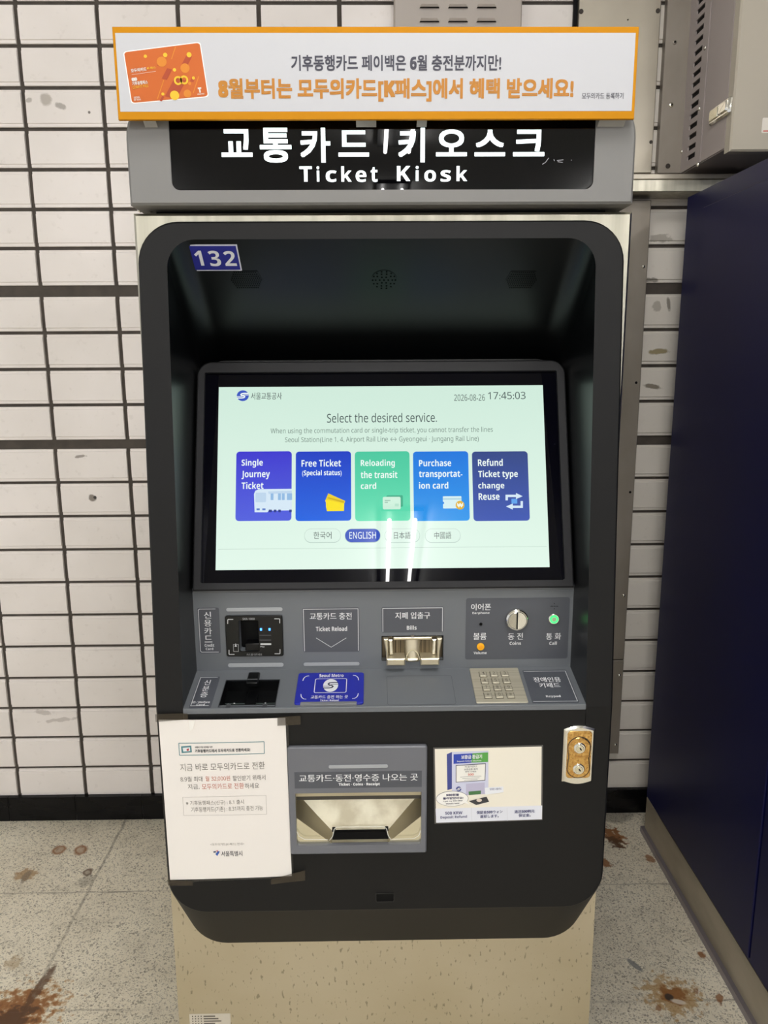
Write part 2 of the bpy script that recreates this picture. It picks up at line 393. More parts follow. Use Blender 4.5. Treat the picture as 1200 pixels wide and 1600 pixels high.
for i in range(-17, 26):
    xa = -.9378+pitch*i+gw; xb = xa+pitch-2*gw
    if xb < -4.4 or xa > 4.4: continue
    if i == 8: continue                                # here the photo's tiling has a wider piece, so no joint shows
    if i == 7: xb += pitch
    for (za, zb), (zc, zd) in zip(zs[:-1], zs[1:]):
        z0, z1 = zb, zc; t = random.uniform(-.0006, .0006); h = .0008+t
        # profile of a glazed tile: flat face with a shallow moulded step along top and bottom edges
        pr = [(z0, -.006), (z0, -.0012+t), (z0+.0015, t), (z0+.0085, t), (z0+.0098, h+.0022), (z1-.0082, h+.0022), (z1-.0070, t), (z1-.0015, t), (z1, -.0012+t), (z1, -.006)]
        A = [(xa, YW-q, zz) for zz, q in pr]; B = [(xb, YW-q, zz) for zz, q in pr]
        n = len(pr); b.add(A+B, [(i2, n+i2, n+i2+1, i2+1) for i2 in range(n-1)]+[tuple(range(n)), tuple(range(2*n-1, n-1, -1))], tm)
struct(b.obj('wall_back', loc=(0, 0, 0), angle=12))
bbm = mat('black_skirting_tile', (6, 6, 8), .28, spec=.25, noise=((9, 9, 30), (11, 10, 12), .04)); b = MB()
x = -4.4
while x < 4.4:
    b.box(x+.001, x+.2135, YW-.014, YW+.006, 0.0, .0833, bbm, bev=.0012); x += .2143
b.box(-4.4, 4.4, YW-.010, YW+.006, 0, .080, mat('pale_joint', (70, 68, 66), .8)); struct(b.obj('baseboard_back'))

# ---- ceiling lamps (behind the viewer): twin fluorescent battens; they light the place
TUBE = mat('fluorescent_tube', (240, 240, 240), .3, emit=(254, 252, 251), es=TUBE_STRENGTH)
BATTEN = mat('batten_enamel', (70, 70, 68), .5)
def lamp(x, y0, L=1.6):
    t = thing('ceiling_lamp', 'x', 'lamp', (x, y0, 2.97), 'twin tube lamps on the ceiling')
    P = Plane((0, 0, 3.05), (1, 0, 0), (0, -1, 0))      # facing down
    bb = MB(); bb.plate(P, rr(x-.15, -(y0), x+.15, -(y0-L), .01), BATTEN, .03, 0); bb.obj('batten', t)
    for dx in (-.09, .09):
        tb = MB(); A = [(x+dx+.014*math.cos(a*PI/6), y0-.05, 2.975+.014*math.sin(a*PI/6)) for a in range(12)]; B = [(p[0], y0-L+.05, p[2]) for p in A]
        tb.loft(B, A, TUBE); tb.add(A, [tuple(range(12))[::-1]], TUBE); tb.add(B, [tuple(range(12))], TUBE); tb.obj('tube', t)
    return t
for xl, yl, lab in ((.20, .8, 'twin tube ceiling lamp nearest the ticket kiosk, almost overhead'), (.20, -2.3, 'second twin tube ceiling lamp of the middle row'), (.20, -5.2, 'farthest twin tube ceiling lamp of the middle row'),
        (-2.3, -1.6, 'nearer twin tube ceiling lamp of the left row'), (-2.3, -4.5, 'farther twin tube ceiling lamp of the left row'),
        (2.3, -1.6, 'nearer twin tube ceiling lamp of the added right row, out of view'), (2.3, -4.5, 'farther twin tube ceiling lamp of the added right row, out of view')):  # unseen right row, added to brighten the floor and shelf on that side
    lamp(xl, yl, 1.28 if yl > 0 else 1.6)['label'] = lab

# ================================================================== THE TICKET KIOSK
XC = .0163
YST, YLOW = 1.272, 1.189                    # steel cabinet front, lower fascia front
kiosk = thing('ticket_kiosk', 'tall black and steel metro ticket kiosk with a lit touchscreen', 'ticket kiosk', (XC, 1.65, 0))
# planes of the front
VK = np.array((0, 1.256-YLOW, 1.6247-.9057)); ZK = .9057
FU = Plane((0, YLOW, ZK), (1, 0, 0), VK)            # upper fascia, leaning back a little
FL = Plane((0, YLOW, 0))                            # lower fascia, upright
SC = Plane((0, YST, 0))
ts = math.radians(19); SCR = Plane((0, 1.3035, 1.1125), (1, 0, 0), (0, math.sin(ts), math.cos(ts)))
CP = Plane((0, 1.297, 0)); z45 = zpx(1045, 1.297)
SHV = np.array((0, 1.297-YLOW, z45-zpx(1104, YLOW))); SH = Plane((0, YLOW, zpx(1104, YLOW)), (1, 0, 0), SHV)
HD = Plane((0, 1.245, 0)); BN = Plane((0, 1.222, 0))
ztop = zpx(344, 1.258); zst = zpx(332, YST); zlow = zpx(1423, YLOW); zlow2 = zpx(1468.5, YST)
HW, OW = .3757, .3312                                # half width of the fascia, of its opening

# ---- cabinet
YB = 2.02
b = MB()
A = [(-.3815, YST, 0), (.4075, YST, 0), (.4062, YST, zst), (-.367, YST, zst)]
A = [(p[0], p[1], p[2]) for p in A]; Bk = [(p[0], YB, p[2]) for p in A]
bv = .004
Ai = [(A[0][0]+bv, YST, 0), (A[1][0]-bv, YST, 0), (A[2][0]-bv, YST, zst-bv), (A[3][0]+bv, YST, zst-bv)]
Ab = [(p[0], YST+bv, p[2]) for p in A]
b.loft(Bk, Ab, STEEL); b.loft(Ab, Ai, STEEL)
b.add(Bk, [(3, 2, 1, 0)], STEEL)
# front face leaves the opening free behind the fascia
op = rr(XC-.345, .50, XC+.345, 1.665)
b.plate(SC, [(p[0], p[2]) for p in Ai], STEEL, 0, -.01, holes=[op])
b.obj('cabinet', kiosk)
# speckled lower plinth sheet
pm = mat('worn_steel_sheet', (200, 190, 166), .42, .75, noise=((2.2, 2.2, 3), (188, 176, 148), .08)); g = NT(pm)
tc = g.n('ShaderNodeTexCoord').outputs['Object']; mp = g.n('ShaderNodeMapping'); mp.inputs['Scale'].default_value = (150, 150, 70); g.set(mp.inputs[0], tc)
nz = g.noise(mp.outputs[0], 1., 2.); old = g.b.inputs['Base Color'].links[0].from_socket
g.set(g.b.inputs['Base Color'], g.mix(g.math('MULTIPLY', g.rng(nz, .63, .70), .6), old, lin((112, 104, 86))))
b = MB(); b.plate(SC, [(-.3815, .0), (.4075, .0), (.4072, .56), (-.3795, .56)], pm, .0012, 0); b.obj('plinth_panel', kiosk)
# data plate near the floor
b = MB(); u0, v1 = SC.at(296, 1583.5); u1 = SC.at(360, 1583.5)[0]; q = rr(u0, v1-.045, u1, v1)
b.plate(SC, q, mat('data_plate_print', (196, 188, 172), .4), .0018, .001)
for r_ in range(6):
    for c_ in range(4): b.plate(SC, rr(u0+.005+.0055*c_, v1-.006-.0055*r_, u0+.007+.0055*c_, v1-.004-.0055*r_), ink((70, 64, 58)), .0021, .0018)
    b.plate(SC, rr(u0+.027, v1-.0065-.0055*r_, u0+.027+random.uniform(.018, .034), v1-.0040-.0055*r_), ink((92, 86, 78)), .0021, .0018)
b.obj('data_plate', kiosk)

# ---- fascia
vtop = (ztop-ZK)/FU.V[2]
b = MB()
ro, ri = .062, .043
vop = FU.at(600, 373)[1]
def arch(u0, u1, vb, vt, r, n=10): # from bottom left up over to bottom right
    p = [(u0, vb)]
    for k in range(n+1): a = PI-PI/2*k/n; p.append((u0+r+r*math.cos(a), vt-r+r*math.sin(a)))
    for k in range(n+1): a = PI/2-PI/2*k/n; p.append((u1-r+r*math.cos(a), vt-r+r*math.sin(a)))
    p.append((u1, vb)); return p
outer = arch(XC-HW, XC+HW, 0, vtop, ro); inner = arch(XC-OW, XC+OW, 0, vop, ri)
be = .003
oin = arch(XC-HW+be, XC+HW-be, 0, vtop-be, ro-be)
n = len(outer)
b.add([FU.W(u, v) for u, v in oin]+[FU.W(u, v) for u, v in inner], [(i+1, i, n+i, n+i+1) for i in range(n-1)], BLACK)
b.add([FU.W(u, v, -be) for u, v in outer]+[FU.W(u, v) for u, v in oin], [(i+1, i, n+i, n+i+1) for i in range(n-1)], BLACK)
# lower front with rounded bottom corners and a hole for the dispensing tray
rb = .066
low = rr(XC-HW, zlow, XC+HW, ZK, rb, 10, tl=False, tr=False)
hole = rr(*FL.box(458, 1210, 664, 1324))
lin_ = inset(low, be)
lin_ = [(u, (ZK if abs(low[i][1]-ZK) < 1e-6 else v)) for i, (u, v) in enumerate(lin_)]
b.plate(FL, lin_, BLACK, 0, -.001, holes=[hole], side=BLACK)
m_ = len(low)
b.add([FL.W(u, v, -be) for u, v in low]+[FL.W(u, v) for u, v in lin_], [(i, (i+1) % m_, m_+(i+1) % m_, m_+i) for i in range(m_)], BLACK)
# chamfer and sides running back to the steel
full_front = [FL.W(u, v, -be) for u, v in low]
lowb = rr(XC-HW+.010, zlow2, XC+HW-.010, ZK, rb+.004, 10, tl=False, tr=False)
lowb_p = [np.array((u, YST-.0015, v)) for u, v in lowb]
ia = [i for i in range(m_) if abs(low[i][1]-ZK) < 1e-6]
seq = list(range(0, m_))
fs = [(m_+i, m_+(i+1) % m_, (i+1) % m_, i) for i in seq if not (i in ia and (i+1) % m_ in ia)]
b.add(full_front+lowb_p, fs, BLACK)
bo = arch(XC-HW+.006, XC+HW-.006, 0, vtop-.002, ro); bo_p = [np.array((FU.W(u, v)[0], YST-.0015, FU.W(u, v)[2])) for u, v in bo]
bo_p[0] = np.array((XC-HW+.010, YST-.0015, ZK)); bo_p[-1] = np.array((XC+HW-.010, YST-.0015, ZK))
b.add([FU.W(u, v, -be) for u, v in outer]+bo_p, [(i, i+1, n+i+1, n+i) for i in range(n-1)], BLACK)
# little inspection slot low on the front
u0, v0, u1, v1 = FL.box(588, 1396, 615, 1408)
b.plate(FL, rr(u0-.001, v0-.001, u1+.001, v1+.001, .002), mat('slot_rim', (28, 28, 28), .3), .0012, 0, holes=[rr(u0, v0, u1, v1, .0015)])
b.plate(FL, rr(u0, v0, u1, v1), BLACK_DEEP, .0003, 0)
b.obj('fascia', kiosk)

# ---- recess liner: the opening's arch swept back along its sloping ceiling
zbz = zpx(566, 1.435)
P0 = FU.W(0, vop); dirv = np.array((0, 1.475-P0[1], zbz+.004-P0[2]))
inn = arch(XC-OW, XC+OW, -.05, vop, ri, 12); A = [FU.W(u, v) for u, v in inn]
A2 = [p+dirv*.008 for p in A]; B_ = [p+dirv for p in A]
b = MB(); n = len(A)
b.add(A+B_, [(i+1, i, n+i, n+i+1) for i in range(n-1)], BLACK_GLOSS)
b.add(B_, [tuple(range(n))], BLACK_GLOSS)
b.obj('recess_liner', kiosk)
RC = Plane(P0+dirv*0, (1, 0, 0), -dirv)              # plane of the recess ceiling (v towards the viewer)
RC = Plane(P0, (1, 0, 0), -dirv)
if RC.N[2] > 0: RC = Plane(P0, (1, 0, 0), -dirv)
# which way is out? n must point down/forward
print('RC N', RC.N)
for px0, kind in ((385, 0), (600, 1), (815, 0)):
    uc, vc = RC.at(px0, 437)
    b = MB(); hw_, hh_ = (.026, .019) if kind == 0 else (.021, .021)
    hexo = [(uc-hw_, vc), (uc-hw_*.78, vc-hh_), (uc+hw_*.78, vc-hh_), (uc+hw_, vc), (uc+hw_*.78, vc+hh_), (uc-hw_*.78, vc+hh_)]
    b.plate(RC, hexo if kind == 0 else circ(uc, vc, hh_), BLACK_GLOSS, .0008, 0)
    if kind == 0:
        for r_ in range(-4, 5):
            for c_ in range(-7, 8):
                u, v = uc+c_*.0034+(.0017 if r_ % 2 else 0), vc+r_*.0042
                if abs(u-uc) < hw_*(1-.22*abs(v-vc)/hh_)-.0018: b.poly(RC, circ(u, v, .00115, 8), mat('speaker_hole', (1, 1, 1), .9, spec=.1), .0011)
    else:
        for rr_, k in ((0, 1), (.007, 6), (.0135, 10), (.0185, 14)):
            for i in range(k): b.poly(RC, circ(uc+rr_*math.cos(2*PI*i/k), vc+rr_*math.sin(2*PI*i/k), .0016, 8), mat('speaker_hole'), .0011)
    b.obj('speaker_grille', kiosk)

# ---- screen
b = MB()
ub0, vb0, ub1, vb1 = XC-.3285, SCR.at(600, 921)[1], XC+.3285, SCR.at(600, 566)[1]
g0 = SCR.at(318, 747)[0]; g1 = SCR.at(875, 747)[0]; gv0 = SCR.at(600, 909)[1]; gv1 = SCR.at(600, 582.5)[1]
b.plate(SCR, rr(ub0, vb0, ub1, vb1, .026, 8, bl=False, brr=False), BEZEL, .008, -.03, holes=[rr(g0, gv0, g1, gv1, .003, 3)], bev=.0025)
b.obj('screen_bezel', kiosk)
b = MB(); b.plate(SCR, rr(g0-.002, gv0-.002, g1+.002, gv1+.002), GLASS_BLACK, 0, -.01); ts_o = b.obj('touchscreen', kiosk)
d0, d1 = SCR.at(339.5, 747)[0], SCR.at(853.5, 747)[0]; dv0, dv1 = SCR.at(600, 888.5)[1], SCR.at(600, 603.5)[1]
BG = glow_grad('screen_background', (207, 234, 219), (226, 247, 234))
b = MB(); b.plate(SCR, rr(d0, dv0, d1, dv1), BG, .0004, 0)
SG = glow((84, 96, 96)); SGL = glow((112, 132, 124)); SGD = glow((58, 72, 76)); SW = glow((240, 250, 246)); SBL = glow((52, 84, 190))
def swoosh(bb, P, u, v, r, disc, sm, h, ry=1.):
    bb.plate(P, circ(u, v, r, 32, r*ry), disc, h, h-.0002)
    T = lambda pts: [(u+x*r, v+y*r*ry) for x, y in pts]
    bb.stroke(P, T([(.93, .42), (.15, .42), (-.18, .36), (-.33, .2), (-.2, .06), (.0, .0), (.2, -.06), (.33, -.2), (.18, -.36), (-.15, -.42), (-.93, -.42)]), r*.2, sm, h+.0002)
    bb.stroke(P, T([(.98, .14), (.25, .14), (.06, .10)]), r*.10, sm, h+.0002); bb.stroke(P, T([(-.98, -.14), (-.25, -.14), (-.06, -.10)]), r*.10, sm, h+.0002)
lu, lv = SCR.at(379.5, 618.5); swoosh(b, SCR, lu, lv, .0107, SBL, SW, .0008, .92)
b.text(SCR, '서울교통공사', (392, 613.5, 440.5, 624.5), SG, bold=.008)
b.text(SCR, '2026-08-26', (709.5, 616.5, 757.5, 626.5), SG); b.text(SCR, '17:45:03', (762.5, 612.5, 821, 624), SGD, bold=.006)
b.text(SCR, 'Select the desired service.', (511, 645.5, 682.5, 660), SGD)
b.text(SCR, 'When using the commutation card or single-trip ticket, you cannot transfer the lines', (423, 668, 770, 678.5), SGL)
b.text(SCR, 'Seoul Station(Line 1, 4, Airport Rail Line ↔ Gyeongeui · Jungang Rail Line)', (445.5, 682, 748, 692.5), SGL)
b.plate(SCR, rr(d0+.004, SCR.at(600, 856.5)[1], d1-.004, SCR.at(600, 855.7)[1]), glow((196, 218, 206)), .0006, .0004)
b.obj('display', ts_o)
def btn(x0, x1, cols, lines, icon, nm):
    u0, v0, u1, v1 = SCR.box(x0, 705.5, x1, 814); M = glow_grad('screen_button_'+nm, *cols); bb = MB()
    bb.plate(SCR, rr(u0, v0, u1, v1, .006, 5), M, .0008, .0004)
    for (tx, box_) in lines: bb.text(SCR, tx, box_, SW, h=.0012, bold=.014)
    icon(bb); o = bb.obj('service_button', ts_o); return o
def px_rr(bb, x0, y0, x1, y1, r, m, h): u0, v0, u1, v1 = SCR.box(x0, y0, x1, y1); bb.plate(SCR, rr(u0, v0, u1, v1, r, 4), m, h, h-.0002)
def px_poly(bb, P, pts, m, h): bb.poly(P, [P.at(*p) for p in pts], m, h)
def ic_train(bb):
    L1, L2, L3 = glow((214, 232, 246)), glow((146, 186, 226)), glow((190, 214, 236))
    px_poly(bb, SCR, [(397, 772), (399, 767), (404, 764.5), (456, 764), (456, 797.5), (420, 798), (418, 800.5), (398, 800.5)], L1, .0012)
    px_rr(bb, 399.5, 770, 416, 785, .002, L3, .0014); px_poly(bb, SCR, [(419, 768), (456, 767), (456, 771), (420, 772)], L3, .0014)
    for x in (423, 434.5, 440.5, 448.5): px_rr(bb, x, 771, x+(8 if x > 445 else 4.5), 781.5, .0005, L2, .0014)
    for x in (401, 410): px_rr(bb, x, 794.5, x+5, 797.5, .0004, glow((96, 130, 200)), .0015)
    for x, w_ in ((420, 5), (428, 4), (435, 4), (452, 4)): px_rr(bb, x, 796.5, x+w_, 800.5, .0006, glow((44, 60, 140)), .0016)
def ic_tickets(bb):
    px_poly(bb, SCR, [(508, 783), (513, 771), (539.5, 783), (535, 795), (520, 799)], glow((236, 206, 40)), .0012)
    px_poly(bb, SCR, [(509, 781), (538, 787), (537.5, 798.5), (511, 799), (509.5, 792)], glow((250, 226, 30)), .0014)
    px_poly(bb, SCR, [(513, 777), (538, 783.5), (537.5, 786), (512, 779)], glow((206, 176, 30)), .0016)
def ic_cards(bb):
    px_rr(bb, 604, 774, 629.5, 792, .002, glow((62, 172, 136)), .0012); px_rr(bb, 598, 776.5, 626, 796, .0025, glow((206, 240, 220)), .0014)
    px_rr(bb, 601, 781.5, 610, 783, .0002, glow((150, 190, 172)), .0016); px_rr(bb, 601, 784.5, 606, 786, .0002, glow((150, 190, 172)), .0016); px_rr(bb, 617, 787, 623, 791.5, .0006, glow((182, 226, 204)), .0016)
def ic_voucher(bb):
    px_rr(bb, 692, 775.5, 721, 794.5, .0012, glow((214, 238, 240)), .0012); px_rr(bb, 692, 778.5, 721, 781, .0002, glow((178, 214, 226)), .0014)
    uu, vv = SCR.at(692, 786); bb.plate(SCR, circ(uu, vv, .0022, 12), glow((30, 132, 226)), .0014, .0012)
    uu, vv = SCR.at(718.7, 789.5); bb.plate(SCR, circ(uu, vv, .0078, 20), glow((226, 178, 44)), .0016, .0012); bb.text(SCR, '₩', (714, 786, 723.5, 793), SW, h=.0019, bold=.02)
def ic_swap(bb):
    L = glow((214, 232, 246))
    bb.pxline(SCR, [(791.5, 782), (791.5, 775), (806, 775)], .0042, L, .0012); px_poly(bb, SCR, [(806, 770.5), (816.5, 775.5), (806, 780)], L, .0013)
    bb.pxline(SCR, [(815, 783), (815, 792), (801, 792)], .0042, L, .0012); px_poly(bb, SCR, [(801, 787), (801, 796.5), (790.5, 791.5)], L, .0013)
    px_rr(bb, 799, 779.5, 808, 787, .0008, glow((96, 162, 236)), .0012)
btn(368.7, 455.7, ((60, 54, 206), (82, 96, 222)), [('Single', (377.5, 717.5, 411, 731)), ('Journey', (377.5, 735.5, 422, 749.5)), ('Ticket', (377.5, 753, 412, 764.5))], ic_train, 'single')
btn(462, 548.7, ((28, 62, 196), (30, 100, 226)), [('Free Ticket', (471, 718, 533, 729.5)), ('(Special status)', (472, 734.5, 534, 745.5))], ic_tickets, 'free')
btn(554.7, 640.5, ((74, 200, 160), (98, 222, 178)), [('Reloading', (563.5, 718, 617, 731.5)), ('the transit', (563.5, 736, 621, 747.5)), ('card', (563.5, 754, 588, 764.5))], ic_cards, 'reload')
btn(646, 732.7, ((26, 118, 222), (46, 152, 236)), [('Purchase', (654.5, 718, 705, 729)), ('transportat-', (654.5, 736, 722.5, 749)), ('ion card', (654.5, 753, 700.5, 764))], ic_voucher, 'purchase')
btn(738.5, 826, ((52, 72, 134), (62, 88, 178)), [('Refund', (746.5, 717, 785.5, 728.5)), ('Ticket type', (747, 735, 809, 749)), ('change', (747, 753.5, 788, 766.5)), ('Reuse', (747.5, 770.5, 780.5, 781.5))], ic_swap, 'refund')
for x0, x1, tx, on in ((475.5, 532.5, '한국어', 0), (538.8, 594.5, 'ENGLISH', 1), (601, 656, '日本語', 0), (664, 719.5, '中國語', 0)):
    u0, v0, u1, v1 = SCR.box(x0, 826, x1, 847.5); bb = MB(); r = (v1-v0)/2*.98
    bb.plate(SCR, rr(u0, v0-.0008, u1, v1, r, 8), glow((184, 206, 196)), .0006, .0004)
    bb.plate(SCR, rr(u0+.0006, v0+.0004, u1-.0006, v1-.0006, r*.95, 8), SBL if on else glow((222, 243, 231)), .0009, .0006)
    k = 7 if on else 14.5
    bb.text(SCR, tx, (x0+k, 831, x1-k, 842), SW if on else SG, h=.0012, bold=.012 if on else 0); bb.obj('language_button', ts_o)

# ---- control panel and shelf
zc1 = zpx(922, 1.297)+.006; zc0 = z45
b = MB()
hole_bill = rr(*CP.box(597, 994, 692, 1031)); hole_cr = rr(*CP.box(374, 968, 405, 1017), .003, 3)
b.plate(CP, [(XC-OW, zc0), (XC+OW, zc0), (XC+OW, zc1), (XC-OW, zc1)], GREY, 0, -.02, holes=[hole_bill, hole_cr])
b.plate(CP, rr(XC-OW, zc1-.0075, XC+OW, zc1), mat('grey_paint_lip', (112, 114, 117), .42), .003, 0, bev=.002)
b.obj('control_panel', kiosk)
b = MB()
vsh = float(np.linalg.norm(SHV)); hid = [SH.at(*p) for p in ((352, 1063.5), (437, 1063.5), (429, 1104), (344, 1104))]
hl = max(hid[0][0], hid[3][0]); hr = min(hid[1][0], hid[2][0])
hl = (hid[0][0]+hid[3][0])/2; hr = (hid[1][0]+hid[2][0])/2; hv1 = hid[0][1]; hv0 = max(hid[2][1], .004)
b.plate(SH, [(XC-OW, 0), (XC+OW, 0), (XC+OW, vsh), (XC-OW, vsh)], GREY, 0, -.003, holes=[rr(hl, hv0, hr, hv1)])
zl = SH.o[2]
b.plate(Plane((0, YLOW-.0015, 0)), rr(XC-OW, zpx(1112, YLOW), XC+OW, zl+.0005, .0015), GREY, 0, -.012, bev=.0008)
# barely visible access cover and two small tabs
q = SH.box(605, 1056, 709, 1101); b.stroke(SH, rr(q[0], q[1], q[2], q[3], .004, 3), .0009, mat('panel_seam', (84, 86, 90), .5), .0003, True)
for px in (353, 410): 
    q = SH.box(px, 1100, px+7, 1108); b.plate(SH, rr(q[0], max(q[1], .0005), q[2], q[3]), mat('dark_tab', (70, 72, 74), .5), .0004, 0)
b.obj('shelf', kiosk)

def frame_label(P, pts, name, lw=.0016):
    """dark label with an outlined frame; pts are photo pixels of its corners tl,tr,br,bl"""
    bb = MB(); q = [P.at(*p) for p in pts]
    u0 = (q[0][0]+q[3][0])/2; u1 = (q[1][0]+q[2][0])/2; v1 = (q[0][1]+q[1][1])/2; v0 = (q[2][1]+q[3][1])/2
    bb.plate(P, rr(u0, v0, u1, v1, .003, 4), GREY_L, .0004, 0); return bb, (u0, v0, u1, v1)
# credit card label
bb, (u0, v0, u1, v1) = frame_label(CP, ((308, 950), (343, 949), (344.5, 1020), (311.5, 1021)), 'credit')
e = .0022; bb.stroke(CP, [(u1-.006, v1-e), (u0+e+.002, v1-e), (u0+e, v1-e-.002), (u0+e, v0+e+.002), (u0+e+.002, v0+e), (u1-.004, v0+e)], .0011, WHITE_D)
for i, ch in enumerate('신용카드'): bb.text(CP, ch, (318.8+i*.3, 955.5+12.4*i, 330+i*.6, 966.3+12.4*i), WHITE, bold=.012)
bb.text(CP, 'Credit', (319.8, 1005.5, 335, 1010.5), WHITE, bold=.02); bb.text(CP, 'Card', (321.5, 1011.5, 333.5, 1015.5), WHITE, bold=.02); bb.obj('credit_card_label', kiosk)
# light bars
for q in ((353.5, 949.5, 441.5, 955), (356.5, 1036, 443, 1042), (474.5, 1035, 561.5, 1040)):
    bb = MB(); u0, v0, u1, v1 = CP.box(*q); bb.plate(CP, rr(u0, v0, u1, v1, (v1-v0)*.45, 4), LBAR, .001, 0, bev=.0003); bb.obj('light_bar', kiosk)
# card reader
bb = MB(); u0, v0, u1, v1 = CP.box(353.2, 961, 442.5, 1024.5)
bb.plate(CP, rr(u0, v0, u1, v1, .004, 5), BLACK_GLOSS, .004, 0, holes=[hole_cr], bev=.0008)
sx, sy, sx2, sy2 = CP.box(374, 968, 405, 1017)
bb.plate(CP, rr(sx-.001, sy-.001, sx2+.001, sy2+.001), BLACK_DEEP, -.018, -.02)
bb.plate(CP, rr(sx+.010, sy+.001, sx2, sy+.014, .001, 2), mat('slot_lip', (8, 8, 10), .35, spec=.3), .002, -.018, bev=.001)
for (cx, cy), (dx, dy) in (((356.5, 966.5), (8.5, 7)), ((437.5, 965.5), (-8.5, 7)), ((358.5, 1021), (8.5, -7)), ((438, 1020), (-8.5, -7))):
    bb.pxline(CP, [(cx+dx, cy), (cx+(.8 if dx > 0 else -.8), cy), (cx, cy+(.8 if dy > 0 else -.8)), (cx, cy+dy)], .0013, WHITE_D, .0044)
bb.text(CP, 'SKR-1000', (379.5, 964, 398.5, 967.5), ink((150, 152, 154)), .0044, bold=.02); bb.text(CP, '카드를 대주세요', (386, 1019.5, 410, 1023), ink((150, 152, 154)), .0044, bold=.01)
bb.text(CP, 'Pay', (407.5, 1008, 414, 1010.5), WHITE, .0044, bold=.02)
px_poly(bb, CP, [(407.5, 1003.8), (424.3, 1003.8), (424.3, 1006.4), (407.5, 1006.4)], WHITE_D, .0044)
bb.pxline(CP, [(365.3, 1005.5), (373, 1005.5), (373.2, 1016.5), (365.6, 1016.5)], .0005, WHITE_D, .0044, True); px_poly(bb, CP, [(369, 1003.5), (370.8, 1009), (367.2, 1009)], WHITE_D, .0045)
for yy in (990.5, 998): px_poly(bb, CP, [(406, yy), (424, yy), (424, yy+1.5), (406, yy+1.5)], ink((70, 72, 76)), .0044)
cr = bb.obj('card_reader', kiosk)
for px in (408.3, 421.7):
    bb = MB(); u, v = CP.at(px, 982); bb.plate(CP, rr(u-.0017, v-.0022, u+.0017, v+.0022, .0006, 3), mat('blue_led', (10, 40, 160), .3, emit=(70, 150, 255), es=3.0), .0050, .004); bb.obj('blue_led', cr)
# ticket reload label
bb, (u0, v0, u1, v1) = frame_label(CP, ((472.5, 949.5), (561.5, 949.5), (562, 1018.5), (473.5, 1018.5)), 'reload')
bb.stroke(CP, [(u0+e, v0+.002), (u0+e, v1-e), (u1-e, v1-e), (u1-e, v0+.002)], .0011, WHITE_D)
bb.text(CP, '교통카드 충전', (484, 957, 549.5, 968), WHITE, bold=.012); bb.text(CP, 'Ticket Reload', (493.5, 978.5, 542.5, 986), WHITE, bold=.016)
bb.pxline(CP, [(494, 996.5), (517.5, 1011), (541, 996.5)], .0009, WHITE_D); bb.obj('ticket_reload_label', kiosk)
# bills label and slot
bb, (u0, v0, u1, v1) = frame_label(CP, ((596, 948), (693, 948), (693.5, 988), (596.5, 988)), 'bills')
bb.stroke(CP, [(u0+e, v0+.0015), (u0+e, v1-e), (u1-e, v1-e), (u1-e, v0+.0015)], .0011, WHITE_D)
bb.text(CP, '지폐 입출구', (617.5, 956, 672, 967), WHITE, bold=.014); bb.text(CP, 'Bills', (635.5, 977, 651, 984), WHITE, bold=.022); bb.obj('bills_label', kiosk)
bb = MB(); u0, v0, u1, v1 = CP.box(597, 994, 692, 1031)
bb.plate(CP, rr(u0-.0008, v0-.0008, u1+.0008, v1+.0008), BLACK_DEEP, .0006, 0, holes=[rr(u0, v0, u1, v1)])
bb.plate(CP, rr(u0, v0, u1, v1), mat('slot_inside', (126, 114, 94), .35, .8, noise=((400, 1, 1), (70, 62, 50), 0)), -.012, -.014)
wdt = u1-u0; hgt = v1-v0
bb.plate(CP, rr(u0+.020, v1-.006, u1-.020, v1-.0008), CHAMP, .004, -.012, bev=.0015)
for s_ in (-1, 1):
    um = (u0+u1)/2
    T = lambda a, b_: (um+s_*a, v0+b_)
    hw2 = wdt/2
    prof = [T(hw2*.93, hgt*.98), T(hw2*.80, hgt*.98), T(hw2*.76, hgt*.2), T(hw2*.24, hgt*.2), T(hw2*.24, -hgt*.10), T(hw2*.82, -hgt*.10), T(hw2*.86, hgt*.6)]
    # side cheek
    bb.plate(CP, [T(hw2*.95, hgt*.98), T(hw2*.80, hgt*.98), T(hw2*.80, -hgt*.08), T(hw2*.86, -hgt*.08), T(hw2*.88, hgt*.45)], CHAMP, .012, -.012, bev=.0015)
    bb.plate(CP, [T(hw2*.78, hgt*.86), T(hw2*.66, hgt*.86), T(hw2*.63, hgt*.22), T(hw2*.76, hgt*.22)], CHROME, .002, -.012, bev=.0015)
    # forward lip, angled towards the viewer
    bb.plate(CP, [T(hw2*.25, hgt*.20), T(hw2*.86, hgt*.20), T(hw2*.86, -hgt*.09), T(hw2*.25, -hgt*.09)], CHAMP, .017, -.012, bev=.002)
um = (u0+u1)/2
ang = [PI*k/12 for k in range(13)]; rb_ = wdt*.115
A = [(um-rb_*1.25*math.cos(a), 1.297-.006*math.sin(a)+.008, v1-.003) for a in ang]; B_ = [(um-rb_*math.cos(a), 1.297-.014*math.sin(a)+.008, v0+.004) for a in ang]
bb.add(A+B_, [(i, i+1, 13+i+1, 13+i) for i in range(12)], CHAMP); bb.add(B_, [tuple(range(13))], CHAMP)
bb.stroke(CP, [(um+wdt*.11*math.cos(a), v0+.003+hgt*.42*math.sin(a)) for a in ang], .0016, STEEL_BRIGHT, .0085)
bb.plate(CP, rr(um-wdt*.1, v0-.0005, um+wdt*.1, v0+hgt*.13, .002, 3), CHAMP, .010, -.012, bev=.003)
bb.plate(CP, rr(um-.003, v1-.0015, um+.003, v1+.0025), STEEL_WARM, .003, 0)
bb.obj('bill_slot', kiosk)
